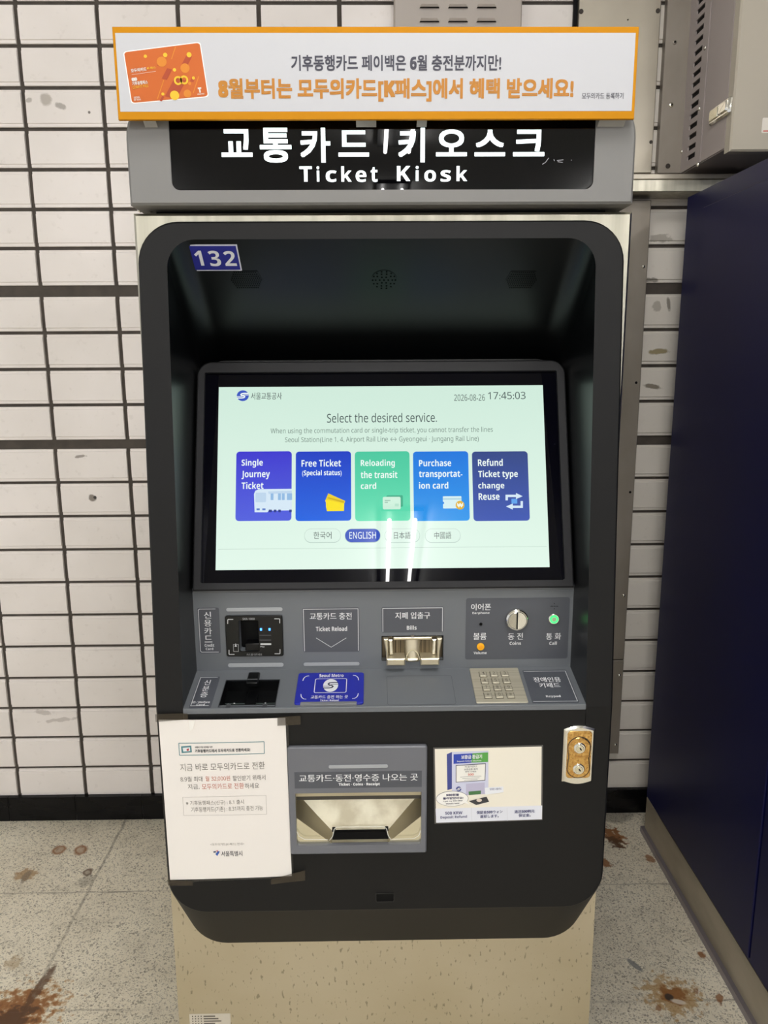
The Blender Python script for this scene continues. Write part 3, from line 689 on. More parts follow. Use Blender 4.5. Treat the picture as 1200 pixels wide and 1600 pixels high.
# right hand sub panel
bb = MB(); u0, v0, u1, v1 = CP.box(727.5, 934, 888.5, 1029.5); bb.plate(CP, rr(u0, v0, u1, v1, .004, 5), GREY_L, .0004, 0)
for tx, q, bd in (('이어폰', (736, 943, 767, 953.5), .014), ('Earphone', (738, 955.5, 765, 960), .022), ('볼륨', (739.5, 988.5, 760, 999.5), .014), ('Volume', (740, 1017.5, 760.5, 1022), .022),
                  ('동 전', (793.5, 988.5, 817, 999.5), .014), ('Coins', (796, 1002, 814, 1007.5), .022), ('통 화', (853, 988.5, 876.5, 999.5), .014), ('Call', (858, 1002, 870, 1007.5), .022)):
    bb.text(CP, tx, q, WHITE, bold=bd)
for dx, dy in ((0, 0), (-5, 0), (5, 0), (0, -4), (0, 4), (-2.5, 0), (2.5, 0)): bb.poly(CP, circ(*CP.at(866+dx, 947+dy), .0009, 8), BLACK_DEEP, .0008)
for i in range(8):
    for jx in range(2): 
        if (i*3+jx*5) % 4: bb.dome(CP, *CP.at(853.5+i*2.7, 1012.5+jx*6), .0007, .0008, GREY_L, 8, 2)
sp = bb.obj('accessory_panel', kiosk)
bb = MB(); u, v = CP.at(751.2, 975); bb.plate(CP, circ(u, v, .0034), mat('jack_rim', (54, 56, 60), .4), .0012, .0004, holes=[circ(u, v, .0026)]); bb.cyl(CP, u, v, .0026, BLACK_DEEP, .0003, .0006); bb.obj('earphone_jack', sp)
bb = MB(); u, v = CP.at(750.8, 1010); bb.cyl(CP, u, v, .0066, mat('amber_button', (246, 178, 20), .35), 0, .004, bev=.0012); bb.cyl(CP, u, v, .0038, mat('amber_button_face', (240, 160, 10), .3), .004, .0046, bev=.0003); bb.obj('volume_button', sp)
bb = MB(); u, v = CP.at(806.5, 966); bb.cyl(CP, u, v, .0192, CHROME, 0, .012, 36, bev=.002); 
bb.plate(CP, circ(u, v, .0165, 36), mat('coin_face_steel', (222, 222, 218), .22, 1.), .0135, .012, bev=.0012)
bb.plate(CP, rr(u-.0016, v-.0155, u+.0006, v+.0155, .0005, 2), BLACK_DEEP, .0140, .0130); bb.plate(CP, [(u-.0020+.0145*math.cos(a), v+.0145*math.sin(a)) for a in [PI/2+PI*k/12 for k in range(13)]], mat('coin_gate_metal', (176, 174, 166), .22, 1.), .0142, .0130, bev=.0006)
bb.obj('coin_slot', sp)
bb = MB(); u, v = CP.at(865, 966.5); bb.cyl(CP, u, v, .0095, CHROME, 0, .004, bev=.001); bb.ring(CP, u, v, .0042, .0076, mat('green_ring_light', (30, 120, 60), .3, emit=(60, 235, 120), es=1.6), .0046); bb.cyl(CP, u, v, .0042, mat('call_button_face', (186, 214, 180), .3, .6), .004, .0045); bb.obj('call_button', sp)

# on the shelf
bb, (u0, v0, u1, v1) = frame_label(SH, ((310.5, 1058), (343, 1057), (330.5, 1107), (296.5, 1106.5)), 'id')
u0, v0, u1, v1 = u0, max(v0, .004), u1, v1
bb.stroke(SH, [(u1-.004, v1-.003), (u0+.0022, v1-.003), (u0+.0022, v0+.003), (u1-.004, v0+.003)], .0012, WHITE_D)
for i, ch in enumerate('신분증'): bb.text(SH, ch, (319.5-i*3.2, 1063+9.6*i, 329-i*2.2, 1071+9.6*i), WHITE, bold=.012)
bb.text(SH, 'ID / Welfare', (300.5, 1096, 328, 1099.5), WHITE, bold=.02); bb.text(SH, 'Card', (307, 1100, 320, 1103.2), WHITE, bold=.02); bb.obj('id_card_label', kiosk)
bb = MB()                                            # the id card well
bb.plate(SH, rr(hl-.0012, hv0-.0012, hr+.0012, hv1+.0012), mat('well_rim', (58, 60, 63), .4), .001, 0, holes=[rr(hl, hv0, hr, hv1)])
DW = .022
bb.plate(SH, rr(hl-.001, hv0-.001, hr+.001, hv1+.001), BLACK_GLOSS, -DW, -DW-.002)
for (a, c_) in (((hl, hv0), (hl, hv1)), ((hl, hv1), (hr, hv1)), ((hr, hv1), (hr, hv0)), ((hr, hv0), (hl, hv0))):
    bb.add([SH.W(*a, 0), SH.W(*c_, 0), SH.W(*c_, -DW), SH.W(*a, -DW)], [(0, 1, 2, 3)], BLACK_GLOSS)
bb.plate(SH, rr(hl+.002, (hv0+hv1)/2-.001, hr-.002, (hv0+hv1)/2+.0004), mat('well_line', (74, 84, 82), .3), -DW+.0016, -DW)
bb.plate(SH, rr(hl+.001, hv0+.001, hr-.001, hv0+.018), mat('well_floor', (70, 74, 66), .4), -DW+.002, -DW)
for fx in (.26, .82): bb.dome(SH, hl+(hr-hl)*fx, hv0+.010, .0018, .001, mat('well_screw', (236, 236, 230), .2, 1.), 10, 3)
well = bb.obj('id_card_well', kiosk)
bb = MB(); c0, c1 = SH.at(386, 1066)[0], SH.at(404, 1066)[0]
bb.plate(SH, rr(c0, hv1-.016, c1, hv1+.017, .002, 3), BLACK_GLOSS, .006, -.001, bev=.0015); bb.plate(SH, rr(c0+.001, hv0+.006, c1-.001, hv1-.016, .001, 2), BLACK_GLOSS, -.014, -.02, bev=.001)
bb.plate(SH, rr(c0+.0012, hv1-.0068, c1-.0012, hv1-.0048), mat('clip_edge', (92, 94, 96), .3), .0064, .006); bb.obj('card_clip', well)
# blue reload pad
bb = MB(); q = [SH.at(*p) for p in ((466, 1053.5), (568.5, 1053), (568.5, 1104), (460, 1105))]
u0 = (q[0][0]+q[3][0])/2; u1 = (q[1][0]+q[2][0])/2; v1 = q[0][1]; v0 = .006
PADB = mat('royal_blue_plastic', (30, 40, 158), .35)
bb.plate(SH, rr(u0, v0, u1, v1, .005, 5), PADB, .003, 0, bev=.0008)
def on_pad(fx, fy): return (u0+(u1-u0)*fx, v0+(v1-v0)*fy)
for fx, fy, sx_, sy_ in ((.08, .88, 1, -1), (.92, .88, -1, -1), (.08, .14, 1, 1), (.92, .14, -1, 1)):
    cu, cv = on_pad(fx, fy); bb.stroke(SH, [(cu, cv+sy_*.014), (cu+sx_*.001, cv+sy_*.007), (cu+sx_*.003, cv+sy_*.003), (cu+sx_*.006, cv), (cu+sx_*.010, cv-sy_*.0005)], .0013, WHITE, .0034)
a = on_pad(.27, .33); c_ = on_pad(.74, .78); bb.stroke(SH, rr(a[0], a[1], c_[0], c_[1], .003, 3), .0012, WHITE, .0034, True)
lc = on_pad(.505, .56); swoosh(bb, SH, lc[0], lc[1], .0128, ink((226, 228, 232)), ink((30, 34, 60)), .0036, 1.45)
a = on_pad(.32, .83); c_ = on_pad(.69, .95); bb.text(SH, 'Seoul Metro', (a[0], a[1], c_[0], c_[1]), WHITE, .0034, bold=.022, uv=True)
a = on_pad(.23, .14); c_ = on_pad(.77, .25); bb.text(SH, '교통카드 충전 하는 곳', (a[0], a[1], c_[0], c_[1]), WHITE, .0034, bold=.014, uv=True)
a = on_pad(.37, .06); c_ = on_pad(.64, .12); bb.text(SH, 'Ticket Reload', (a[0], a[1], c_[0], c_[1]), WHITE, .0034, bold=.022, uv=True)
a = on_pad(.09, -.04); c_ = on_pad(.9, .045); bb.plate(SH, rr(a[0], a[1], c_[0], c_[1], .001, 2), mat('pad_holder', (116, 118, 120), .4), .0042, 0, bev=.0006)
bb.obj('reload_pad', kiosk)
# keypad
bb = MB(); q = [SH.at(*p) for p in ((733.5, 1045.5), (810, 1045), (826, 1103), (745, 1104))]
u0 = (q[0][0]+q[3][0])/2; u1 = (q[1][0]+q[2][0])/2; v1 = min(q[0][1], vsh-.001); v0 = max(.005, q[3][1])
KM = mat('keypad_steel', (196, 190, 170), .45, .4, noise=((2, 300, 2), (180, 174, 154), .05))
bb.plate(SH, rr(u0, v0, u1, v1, .002, 3), KM, .002, 0, bev=.0006); kp = bb.obj('keypad', kiosk)
KS = [('1', '2', '3'), ('4', '5', '6'), ('7', '8', '9'), ('*', '0', '#')]
for r_ in range(4):
    for c_ in range(3):
        cu = u0+(u1-u0)*(.25+.22*c_); cv = v1-(v1-v0)*(.20+.205*r_); kb = MB()
        kb.plate(SH, rr(cu-.0068, cv-.0085, cu+.0068, cv+.0085, .0012, 3), mat('key_gap', (70, 66, 56), .5), .0022, .0018)
        kb.plate(SH, rr(cu-.0060, cv-.0076, cu+.0060, cv+.0076, .0012, 3), KM, .0046, .002, bev=.0009)
        t_ = KS[r_][c_]; kb.text(SH, t_, (cu-.002, cv-.004, cu+.002, cv+.004), ink((74, 68, 56)), .0049, bold=.01, uv=True); kb.obj('key', kp)
bb, (u0, v0, u1, v1) = frame_label(SH, ((817, 1047), (886, 1047), (906, 1103), (832, 1104)), 'kp')
q = [SH.at(*p) for p in ((817, 1047), (886, 1047), (906, 1103), (832, 1104))]
bb = MB(); u0 = (q[0][0]+q[3][0])/2; u1 = (q[1][0]+q[2][0])/2; v1 = min(v1, vsh-.002); v0 = max(v0, .004); bb.plate(SH, rr(u0, v0, u1, v1, .003, 4), GREY_L, .0004, 0)
bb.stroke(SH, [(u0+.002, v1-.0045), (u1-.0025, v1-.0045), (u1-.0025, v0+.004), (u0+.002, v0+.004)], .0012, WHITE_D)
bb.text(SH, '장애인용', (833.5, 1058.5, 876, 1066.5), WHITE, bold=.016); bb.text(SH, '키패드', (842.5, 1067.5, 875, 1075), WHITE, bold=.016); bb.text(SH, 'Keypad', (853, 1086.5, 876, 1091), WHITE, bold=.02)
bb.obj('keypad_label', kiosk)

# ---- dispensing tray in the lower front
bb = MB(); u0, v0, u1, v1 = FL.box(452, 1163.5, 666.5, 1330); w0, z0, w1, z1 = FL.box(463, 1234.5, 658, 1316)
bb.plate(FL, rr(u0, v0, u1, v1, .004, 4), mat('tray_grey_paint', (104, 106, 112), .42), .008, 0, holes=[rr(w0, z0, w1, z1, .006, 4, tl=False, tr=False)], bev=.0022)
tray = bb.obj('dispensing_tray', kiosk)
bb = MB(); q = FL.box(514, 1191, 606, 1196); bb.plate(FL, rr(*q, (q[3]-q[1])*.45, 4), LBAR, .0092, .008, bev=.0004); bb.obj('light_bar', tray)
bb = MB(); q = FL.box(461, 1201.5, 658.5, 1226.5); bb.plate(FL, rr(*q), GREY_L, .0085, .008)
bb.text(FL, '교통카드·동전·영수증 나오는 곳', (468, 1205, 652.5, 1216.5), WHITE, .0089, bold=.012); bb.text(FL, 'Ticket · Coins · Receipt', (529.5, 1218.5, 593.5, 1224), WHITE, .0089, bold=.022); bb.obj('tray_label', tray)
bb = MB(); D = .075                                  # steel bowl
zf = z0-.004; zb_ = z0+(z1-z0)*.50; zm = z0+(z1-z0)*.80; YF, YBK = YLOW-.004, YLOW+D
# upper flap leans back into the machine, lower bowl slopes up to it
bb.add([(w0, YLOW+.004, z1+.004), (w1, YLOW+.004, z1+.004), (w1, YLOW+.005, zm+.006), (w0, YLOW+.005, zm+.006)], [(0, 3, 2, 1)], mat('flap_steel', (196, 188, 166), .4, 1.))
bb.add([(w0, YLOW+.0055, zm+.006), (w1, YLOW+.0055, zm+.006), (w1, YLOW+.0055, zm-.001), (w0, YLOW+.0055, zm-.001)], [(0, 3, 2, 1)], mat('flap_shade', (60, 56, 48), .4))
su0, su1 = FL.at(518, 1300)[0], FL.at(606, 1300)[0]
BOWL = mat('bowl_steel', (238, 231, 206), .45, .35, noise=((30, 30, 30), (212, 202, 174), .05))
bb.add([(w0-.002, YBK, zm+.02), (w1+.002, YBK, zm+.02), (w1+.002, YLOW+.022, zf-.004), (w0-.002, YLOW+.022, zf-.004)], [(0, 3, 2, 1)], BOWL)
for s_ in (0, 1):
    a_ = w0-.002 if s_ == 0 else w1+.002; i_ = su0 if s_ == 0 else su1
    pts = [(a_, YLOW-.002, zb_+.002), (i_, YLOW-.002, zf+.004), (i_, YBK-.004, zf+.012), (a_, YBK-.004, zb_+.012)]
    bb.add(pts, [(0, 1, 2, 3) if s_ == 0 else (3, 2, 1, 0)], mat('wedge_steel', (190, 182, 162), .4, 1.))
    bb.add([(a_, YLOW-.002, zf-.01), (i_, YLOW-.002, zf-.01), (i_, YLOW-.002, zf+.004), (a_, YLOW-.002, zb_+.002)], [(0, 1, 2, 3) if s_ == 0 else (3, 2, 1, 0)], STEEL_BRIGHT)
    bb.add([(a_, YLOW-.003, z0-.01), (a_, YBK, z0-.01), (a_, YBK, z1+.01), (a_, YLOW-.003, z1+.01)], [(0, 1, 2, 3) if s_ == 0 else (3, 2, 1, 0)], STEEL_BRIGHT)
bb.add([(su0, YLOW-.001, zf+.002), (su1, YLOW-.001, zf+.002), (su1, YBK-.005, zf+.010), (su0, YBK-.005, zf+.010)], [(0, 1, 2, 3)], BOWL)
bb.obj('bowl', tray)
bb = MB(); q = FL.box(519, 1297, 607, 1309)
bb.plate(FL, [(q[0], q[1]), (q[2], q[1]), (q[2]-.004, q[3]-.001), (q[0]+.004, q[3]-.001)], BLACK_DEEP, .0045, -.003)
for s_ in (0, 1):
    cu = q[0]+.003 if s_ == 0 else q[2]-.003
    bb.plate(FL, rr(cu-.003, q[3]-.001, cu+.003, q[3]+.004, .001, 2), BLACK_GLOSS, .004, -.004, bev=.001)
bb.obj('catch_slot', tray)
bb = MB(); ACR = mat('clear_acrylic_edge', (236, 236, 226), .15, alpha=.75)
pp = [(515, 1309.5), (520, 1303), (522.5, 1292), (526, 1288.5), (600, 1288), (604, 1291.5), (606.5, 1302), (611, 1308.5)]
bb.pxline(FL, pp, .0012, ACR, .0068); bb.pxline(FL, [(464.5, 1296), (468, 1303), (476, 1307.5), (513, 1308)], .0011, ACR, .0068); bb.pxline(FL, [(612, 1307.5), (646, 1306.5), (654, 1302), (657, 1294)], .0011, ACR, .0068)
bb.obj('clear_lip', tray)

# ---- lock plate
bb = MB(); q = FL.box(879, 1133, 927, 1223); cu = (q[0]+q[2])/2; hwid = (q[2]-q[0])/2; zt, zb2 = q[3], q[1]
outl = [(cu-hwid, zb2+.004)]+[(cu-hwid+2*hwid*k/10, zb2+.004-.006*math.sin(PI*k/10)) for k in range(1, 10)]+[(cu+hwid, zb2+.004)]+[(cu+hwid, zt-.006)]+[(cu+hwid-2*hwid*k/10, zt-.006+.006*math.sin(PI*k/10)) for k in range(1, 10)]+[(cu-hwid, zt-.006)]
bb.plate(FL, outl, CHROME, .005, 0, bev=.003)
bb.plate(FL, rr(cu-hwid*.78, zb2+.012, cu+hwid*.8, zt-.008, .006, 4), BRASS, .0062, .005, bev=.0006)
c1_, c2_ = FL.at(905.5, 1165), FL.at(904.5, 1197.5)
peanut = []
for k in range(0, 13): a = PI*k/12; peanut.append((cu+.0185*math.cos(a), c1_[1]+.0185*math.sin(a)))
peanut.append((cu-.0165, (c1_[1]+c2_[1])/2))
for k in range(0, 13): a = PI+PI*k/12; peanut.append((cu+.0185*math.cos(a), c2_[1]+.0165*math.sin(a)))
peanut.append((cu+.0165, (c1_[1]+c2_[1])/2))
bb.plate(FL, inset(peanut, -.0012), mat('lock_groove', (66, 50, 34), .4), .0066, .006); bb.plate(FL, peanut, BRASS, .0082, .006, bev=.0012)
lk = bb.obj('lock_plate', kiosk)
for cc in (c1_, c2_):
    kb = MB(); kb.cyl(FL, cu, cc[1], .0098, CHROME, .008, .0105, bev=.0014); kb.cyl(FL, cu, cc[1], .0064, STEEL_BRIGHT, .0105, .0118, bev=.0006)
    kb.plate(FL, [(cu-.0012, cc[1]+.0010), (cu+.0016, cc[1]-.0030), (cu+.0030, cc[1]-.0014), (cu+.0004, cc[1]+.0024)], BLACK_DEEP, .0121, .0116); kb.cyl(FL, cu-.0002, cc[1]+.0075, .0009, BLACK_DEEP, .010, .0108, 10); kb.obj('key_cylinder', lk)

# ---- header
XH0, XH1 = -.3625, .3970; xh = (XH0+XH1)/2; zh0 = zpx(319.5, 1.245); zh1 = 1.862
bb = MB(); hole_h = rr(*HD.box(265, 186, 930, 296.5)); hu0, hv0_, hu1, hv1_ = HD.box(265.5, 170, 929.5, 296.5)
hole_h = rr(hu0, hv0_, hu1, zh1-.012, .012, 5)
outl = rr(XH0, zh0, XH1, zh1, .07, 10, bl=False, brr=False)
bb.plate(HD, outl, GREY_H, 0, -.30, holes=[], bev=.004, back=True) if False else bb.plate(HD, outl, GREY_H, 0, -.02, holes=[hole_h], bev=.0035)
n = len(outl); bb.add([HD.W(u, v, -.02) for u, v in outl]+[HD.W(u, v, -.26) for u, v in outl], [(n+i, n+(i+1) % n, (i+1) % n, i) for i in range(n)], GREY_H)
bb.add([HD.W(u, v, -.26) for u, v in outl], [tuple(range(n))[::-1]], GREY_H)
hdr = bb.obj('header_housing', kiosk)
bb = MB(); bb.plate(HD, rr(hu0-.002, hv0_-.002, hu1+.002, zh1-.011), mat('header_black_glass', (2, 2, 4), .0, spec=.25), -.003, -.012)
scm = ink((150, 150, 156))
for pts in (((848, 256), (853, 253), (858, 246)), ((866, 248), (867, 251)), ((871, 250), (881, 249)), ((872, 252), (880, 253)), ((893, 249.5), (894, 249.5))): bb.pxline(HD, pts, .0009, scm, -.0028)
hg = bb.obj('header_glass', hdr)
bb = MB(); HE = mat('lit_lettering', (230, 240, 240), .3, emit=(232, 248, 250), es=1.35)
for nm_, chars, bd in (('korean_lettering', (('교', 345, 393.5, 201, 244.5), ('통', 405.5, 455, 199, 253.5), ('카', 469, 516, 199, 253.5), ('드', 528.5, 576.5, 203, 244)), .021),
        ('korean_lettering', (('키', 622.5, 664, 199, 253), ('오', 681.5, 730, 201.5, 243.5), ('스', 742, 790, 202, 243.5), ('크', 802.5, 851.5, 202, 243.5)), .021),
        ('english_lettering', (('T', 467, 488, 258.5, 284), ('i', 494, 499.5, 258.5, 284), ('c', 508, 526.5, 265, 284.5), ('k', 532.5, 550, 258.5, 284), ('e', 555, 573, 265, 284.5), ('t', 578.5, 590.5, 260, 284.5)), .02),
        ('english_lettering', (('K', 619.5, 642, 258, 283), ('i', 649, 655, 258, 283), ('o', 662.5, 682, 264.5, 284), ('s', 688, 705.5, 264.5, 284), ('k', 713, 731, 258, 283)), .02)):
    bb = MB()
    for ch, x0, x1, y0, y1 in chars: bb.text(HD, ch, (x0, y0, x1, y1), HE, -.0024, bold=bd)
    bb.obj(nm_, hg)
bb = MB(); bb.box(XC-.355, XC+.355, YST+.03, YST+.5, zst-.004, zh0+.01, BLACK_DEEP); nk = bb.obj('header_neck', kiosk)
bb = MB()
for px in (219, 236): bb.dome(Plane((0, YST+.028, 0)), xpx(px, 327, YST+.028), zpx(327, YST+.028, px), .005, .004, CHROME, 12, 3)
bb.obj('bolt', nk)

# ================================================================== THINGS STUCK ON THE KIOSK
# ---- promotional banner
bn = thing('banner', 'long white banner with orange border and Korean lettering above the kiosk header', 'banner', (0.01, 1.225, 1.81))
q = (-.3625, 1.8103, .3825, 1.9313)
q = ((BN.at(173.5, 40)[0]+BN.at(186, 186)[0])/2, (BN.at(186, 186)[1]+BN.at(990.5, 187)[1])/2, (BN.at(999, 43)[0]+BN.at(990.5, 187)[0])/2, (BN.at(173.5, 40)[1]+BN.at(999, 43)[1])/2)
OR = mat('orange_print', (190, 128, 12), .6, spec=.15); bb = MB(); bb.plate(BN, rr(*q), OR, 0, -.006, bev=.0006, back=True)
qi = BN.box(184, 51.5, 990, 174); bb.plate(BN, rr(*qi), mat('white_board', (190, 191, 195), .5, spec=.2), .0003, 0)
bb.text(BN, '기후동행카드 페이백은 6월 충전분까지만!', (455, 86, 783, 111), ink((52, 52, 66)), .0007, bold=.022)
bb.text(BN, '8월부터는 모두의카드[K패스]에서 혜택 받으세요!', (341, 122.5, 896, 159), ink((178, 116, 22)), .0007, bold=.036)
bb.text(BN, '모두의카드 등록하기', (909, 145, 974, 155), ink((60, 60, 70)), .0007, bold=.01); bb.obj('board', bn)
cb = MB(); CT = [(194, 82), (312, 67), (325, 150.5), (206.5, 161)]
def cpt(x, y):
    a = [CT[0][k]+(CT[1][k]-CT[0][k])*x for k in (0, 1)]; c = [CT[3][k]+(CT[2][k]-CT[3][k])*x for k in (0, 1)]
    return BN.at(a[0]+(c[0]-a[0])*y, a[1]+(c[1]-a[1])*y)
def cpoly(pts, m, h): cb.poly(BN, [cpt(*p) for p in pts], m, h)
def ccirc(x, y, r, m, h): cpoly([(x+r*math.cos(2*PI*k/20), y+r*1.5*math.sin(2*PI*k/20)) for k in range(20)], m, h)
CO, CY, CD, CM = ink((188, 90, 16)), ink((222, 180, 34)), ink((160, 60, 20)), ink((204, 124, 24))
cb.poly(BN, [cpt(x, y) for x, y in rr(-.012, -.018, 1.012, 1.018, .05, 4)], ink((238, 236, 234)), .0005)
cb.poly(BN, [cpt(x, y) for x, y in rr(0, 0, 1, 1, .045, 4)], CO, .0007)
for x, y, L, wd, c in ((.56, .42, .22, .045, CD), (.84, .22, .24, .05, CD), (.5, .2, .17, .04, CD), (.68, .63, .40, .10, CD), (.42, .93, .1, .02, CD), (.86, .62, .1, .03, CD)):
    cpoly([(x-wd*.7, y-wd*.4), (x+wd*.7, y+wd*.4), (x+wd*.7-L*.42, y+wd*.4+L*.85), (x-wd*.7-L*.42, y-wd*.4+L*.85)][::-1], c, .0009)
for x, y, L in ((.46, .62, .35), (.92, .62, .3), (.68, .02, .22)): cb.stroke(BN, [cpt(x, y), cpt(x-L*.35, y+L)], .0012, CM, .0009)
for x, y, r, c in ((.47, .27, .065, CM), (.76, .44, .06, CM), (.74, .92, .05, CM), (.57, .93, .06, CY), (.27, .13, .022, CY), (.53, .15, .028, CY), (.84, .2, .032, CY), (.62, .45, .022, CY), (.85, .64, .02, CY), (.79, .735, .02, CM), (.42, .885, .02, CY)):
    ccirc(x, y, r, c, .0011)
for x in (.645, .725): cb.stroke(BN, [cpt(x+.042*math.cos(2*PI*k/16), .66+.068*math.sin(2*PI*k/16)) for k in range(16)], .0026, CY, .0013, True)
def ctext(t, x, y, w_, h_, m, bold): 
    a, c = cpt(x, y), cpt(x+w_, y+h_); cu, cv = (a[0]+c[0])/2, (a[1]+c[1])/2
    wd = w_*.088*1.27; hg_ = h_*.062*1.24
    cb.text(BN, t, (cu-wd/2, cv-hg_/2, cu+wd/2, cv+hg_/2), m, .0013, bold=bold, rot=6.5, uv=True)
WH = ink((214, 210, 204))
ctext('모두의카드', .055, .345, .20, .065, WH, .03); ctext('K-패스', .27, .345, .11, .04, CY, .02); cb.stroke(BN, [cpt(.055, .455), cpt(.375, .44)], .0004, WH, .0013)
ctext('∞', .045, .52, .07, .06, WH, .05); ctext('기후동행패스', .045, .595, .20, .065, WH, .025); ctext('CLIMATE PASS', .045, .675, .2, .05, CY, .01)
ctext('SEOUL', .035, .885, .08, .035, WH, .03); ctext('MY SOUL', .035, .93, .09, .035, WH, .03); ctext('T', .885, .83, .045, .09, WH, .05); ctext('money', .87, .94, .09, .03, WH, .02)
cb.obj('card_picture', bn)
for pxs in ((220, 240), (556, 588), (652, 668), (940, 982)):
    tb = MB(); a, c = BN.at(pxs[0], 183)[0], BN.at(pxs[1], 183)[0]; zc = q[1]
    tb.add([(a, 1.2285, zc+.004), (c, 1.2285, zc+.004), (c, 1.243, zc-.005), (a, 1.243, zc-.005)], [(0, 3, 2, 1)], mat('clear_tape', (200, 198, 192), .25, alpha=.55)); tb.obj('tape', bn)

# ---- taped paper notice
NP = Plane((0, YLOW-.0022, 0))
nt_ = thing('paper_notice', 'white paper notice taped to the lower left of the kiosk front', 'notice', (-.25, YLOW, .597))
PAPER = mat('white_paper', (234, 229, 223), .7)
cor = [NP.at(266, 1374), NP.at(456, 1368), NP.at(446, 1121), NP.at(248, 1124)]
bb = MB(); NX, NY = 16, 22; pts = []; fs = []
def nuv(a, c): 
    lo = np.array(cor[0])*(1-a)+np.array(cor[1])*a; hi = np.array(cor[3])*(1-a)+np.array(cor[2])*a
    return lo*(1-c)+hi*c
def nbulge(a, c): return .0012+.003*math.sin(PI*a)*(.35+.65*c**3)*(1 if c < 1 else 1)
for jy in range(NY+1):
    for ix in range(NX+1):
        a, c = ix/NX, jy/NY; uv_ = nuv(a, c); pts.append(NP.W(uv_[0], uv_[1], nbulge(a, c)))
for jy in range(NY):
    for ix in range(NX): k = jy*(NX+1)+ix; fs.append((k, k+1, k+NX+2, k+NX+1))
bb.add(pts, fs, PAPER)
def npx(px, py):                                     # photo pixel -> point of the bulged sheet, slightly lifted
    u, v = NP.at(px, py); lo, hi = cor[0][1], cor[3][1]; c = min(1, max(0, (v-lo)/(hi-lo))); a = min(1, max(0, (u-cor[0][0])/(cor[1][0]-cor[0][0])))
    return u, v, nbulge(a, c)+.0006
class Sheet:                                         # lets the text helper print on the bulged sheet
    N = NP.N
    def box(s, *q): return NP.box(*q)
    def at(s, *p): return NP.at(*p)
    def W(s, u, v, h=0.):
        c = min(1, max(0, (v-cor[0][1])/(cor[3][1]-cor[0][1]))); a = min(1, max(0, (u-cor[0][0])/(cor[1][0]-cor[0][0])))
        return NP.W(u, v, nbulge(a, c)+h)
SHT = Sheet()
def ptext(t, q, c, bold=0., rot=.9): bb.text(SHT, t, q, ink(c), .0005, bold=bold, rot=rot)
TEAL = ink((72, 126, 134))
bb.pxline(SHT, [(280, 1160), (413, 1157.5), (413.5, 1176), (281, 1179)], .0011, TEAL, .0004, True)
px_poly(bb, SHT, [(283.5, 1165), (299.5, 1163.5), (300.5, 1174), (284.5, 1175.5)], TEAL, .0004); px_poly(bb, SHT, [(286, 1167), (297.5, 1166), (298, 1172), (287, 1173)], ink((222, 226, 226)), .0006)
px_poly(bb, SHT, [(292, 1169.5), (295.5, 1167.5), (296, 1171), (293, 1172)], ink((176, 52, 60)), .0008)
ptext('교통비 부담 완화를 위한', (305, 1164.3, 333, 1167.3), (60, 62, 66), .02); ptext('기후동행카드에서 모두의카드로 전환하세요!', (305, 1168.2, 391.5, 1173.6), (54, 58, 62), .025)
ptext('지금 바로 모두의카드로 전환', (282, 1190.5, 414, 1202), (122, 118, 110), -.004)
ptext('8.9월 최대', (282.5, 1212, 317, 1220), (110, 106, 100)); ptext('월 32,000원', (321.5, 1211, 360, 1219), (192, 112, 90)); ptext('할인받기 위해서', (364, 1209.8, 415, 1218), (110, 106, 100))
ptext('지금,', (294, 1224, 312, 1232), (110, 106, 100)); ptext('모두의카드로 전환', (316, 1222.5, 381.5, 1231.5), (192, 112, 90)); ptext('하세요', (383, 1222, 405, 1230.5), (110, 106, 100))
bb.pxline(SHT, [(286, 1244.5), (416, 1241.5), (417, 1271), (287.5, 1273)], .0005, ink((170, 166, 158)), .0004, True)
ptext('※ 기후동행패스(신규) : 8.1 출시', (291, 1249, 381.5, 1257), (120, 116, 108)); ptext('기후동행카드(기존) : 8.31까지 충전 가능', (299, 1258.5, 411, 1267.5), (120, 116, 108))
ptext('<모두의카드(K-패스) 안내>', (329, 1315.5, 382, 1320), (140, 136, 128), 0, .5)
ptext('서울특별시', (346, 1328, 379, 1336.5), (60, 60, 66), .016, .5)
px_poly(bb, SHT, [(337, 1333), (340, 1336), (344, 1329), (341, 1328)], ink((52, 92, 168)), .0006); px_poly(bb, SHT, [(333.5, 1329), (337.5, 1328), (338, 1330.5), (334.5, 1331)], ink((54, 60, 90)), .0006); px_poly(bb, SHT, [(338, 1327.5), (341, 1327), (340.5, 1329.5)], ink((206, 70, 70)), .0007)
bb.obj('sheet', nt_)
TAPE = mat('packing_tape', (70, 62, 50), .35, spec=.3, alpha=.62)
for pts_ in (((243.5, 1114), (294, 1112.5), (295, 1122), (244.5, 1126)), ((434, 1118), (470, 1116.5), (470, 1130), (434, 1132)), ((262, 1372), (302, 1374), (302, 1381), (264, 1381)), ((424, 1371), (477, 1357), (477, 1373), (424, 1379))):
    tb = MB(); tb.poly(NP, [NP.at(*p) for p in pts_], TAPE, .0048); tb.obj('tape', nt_)
tb = MB(); tb.plate(NP, [NP.at(*p) for p in ((250, 1124), (450, 1121), (459, 1371), (267, 1378.5))], mat('plastic_film', (70, 68, 64), .25, alpha=.55), .0006, 0); tb.obj('plastic_sleeve', nt_)
tb = MB(); tb.poly(NP, [NP.at(*p) for p in ((296, 1123.5), (306, 1123), (302.5, 1137), (298, 1139))], mat('white_tape', (246, 244, 238), .3, alpha=.9), .0058); tb.obj('torn_tape', nt_)

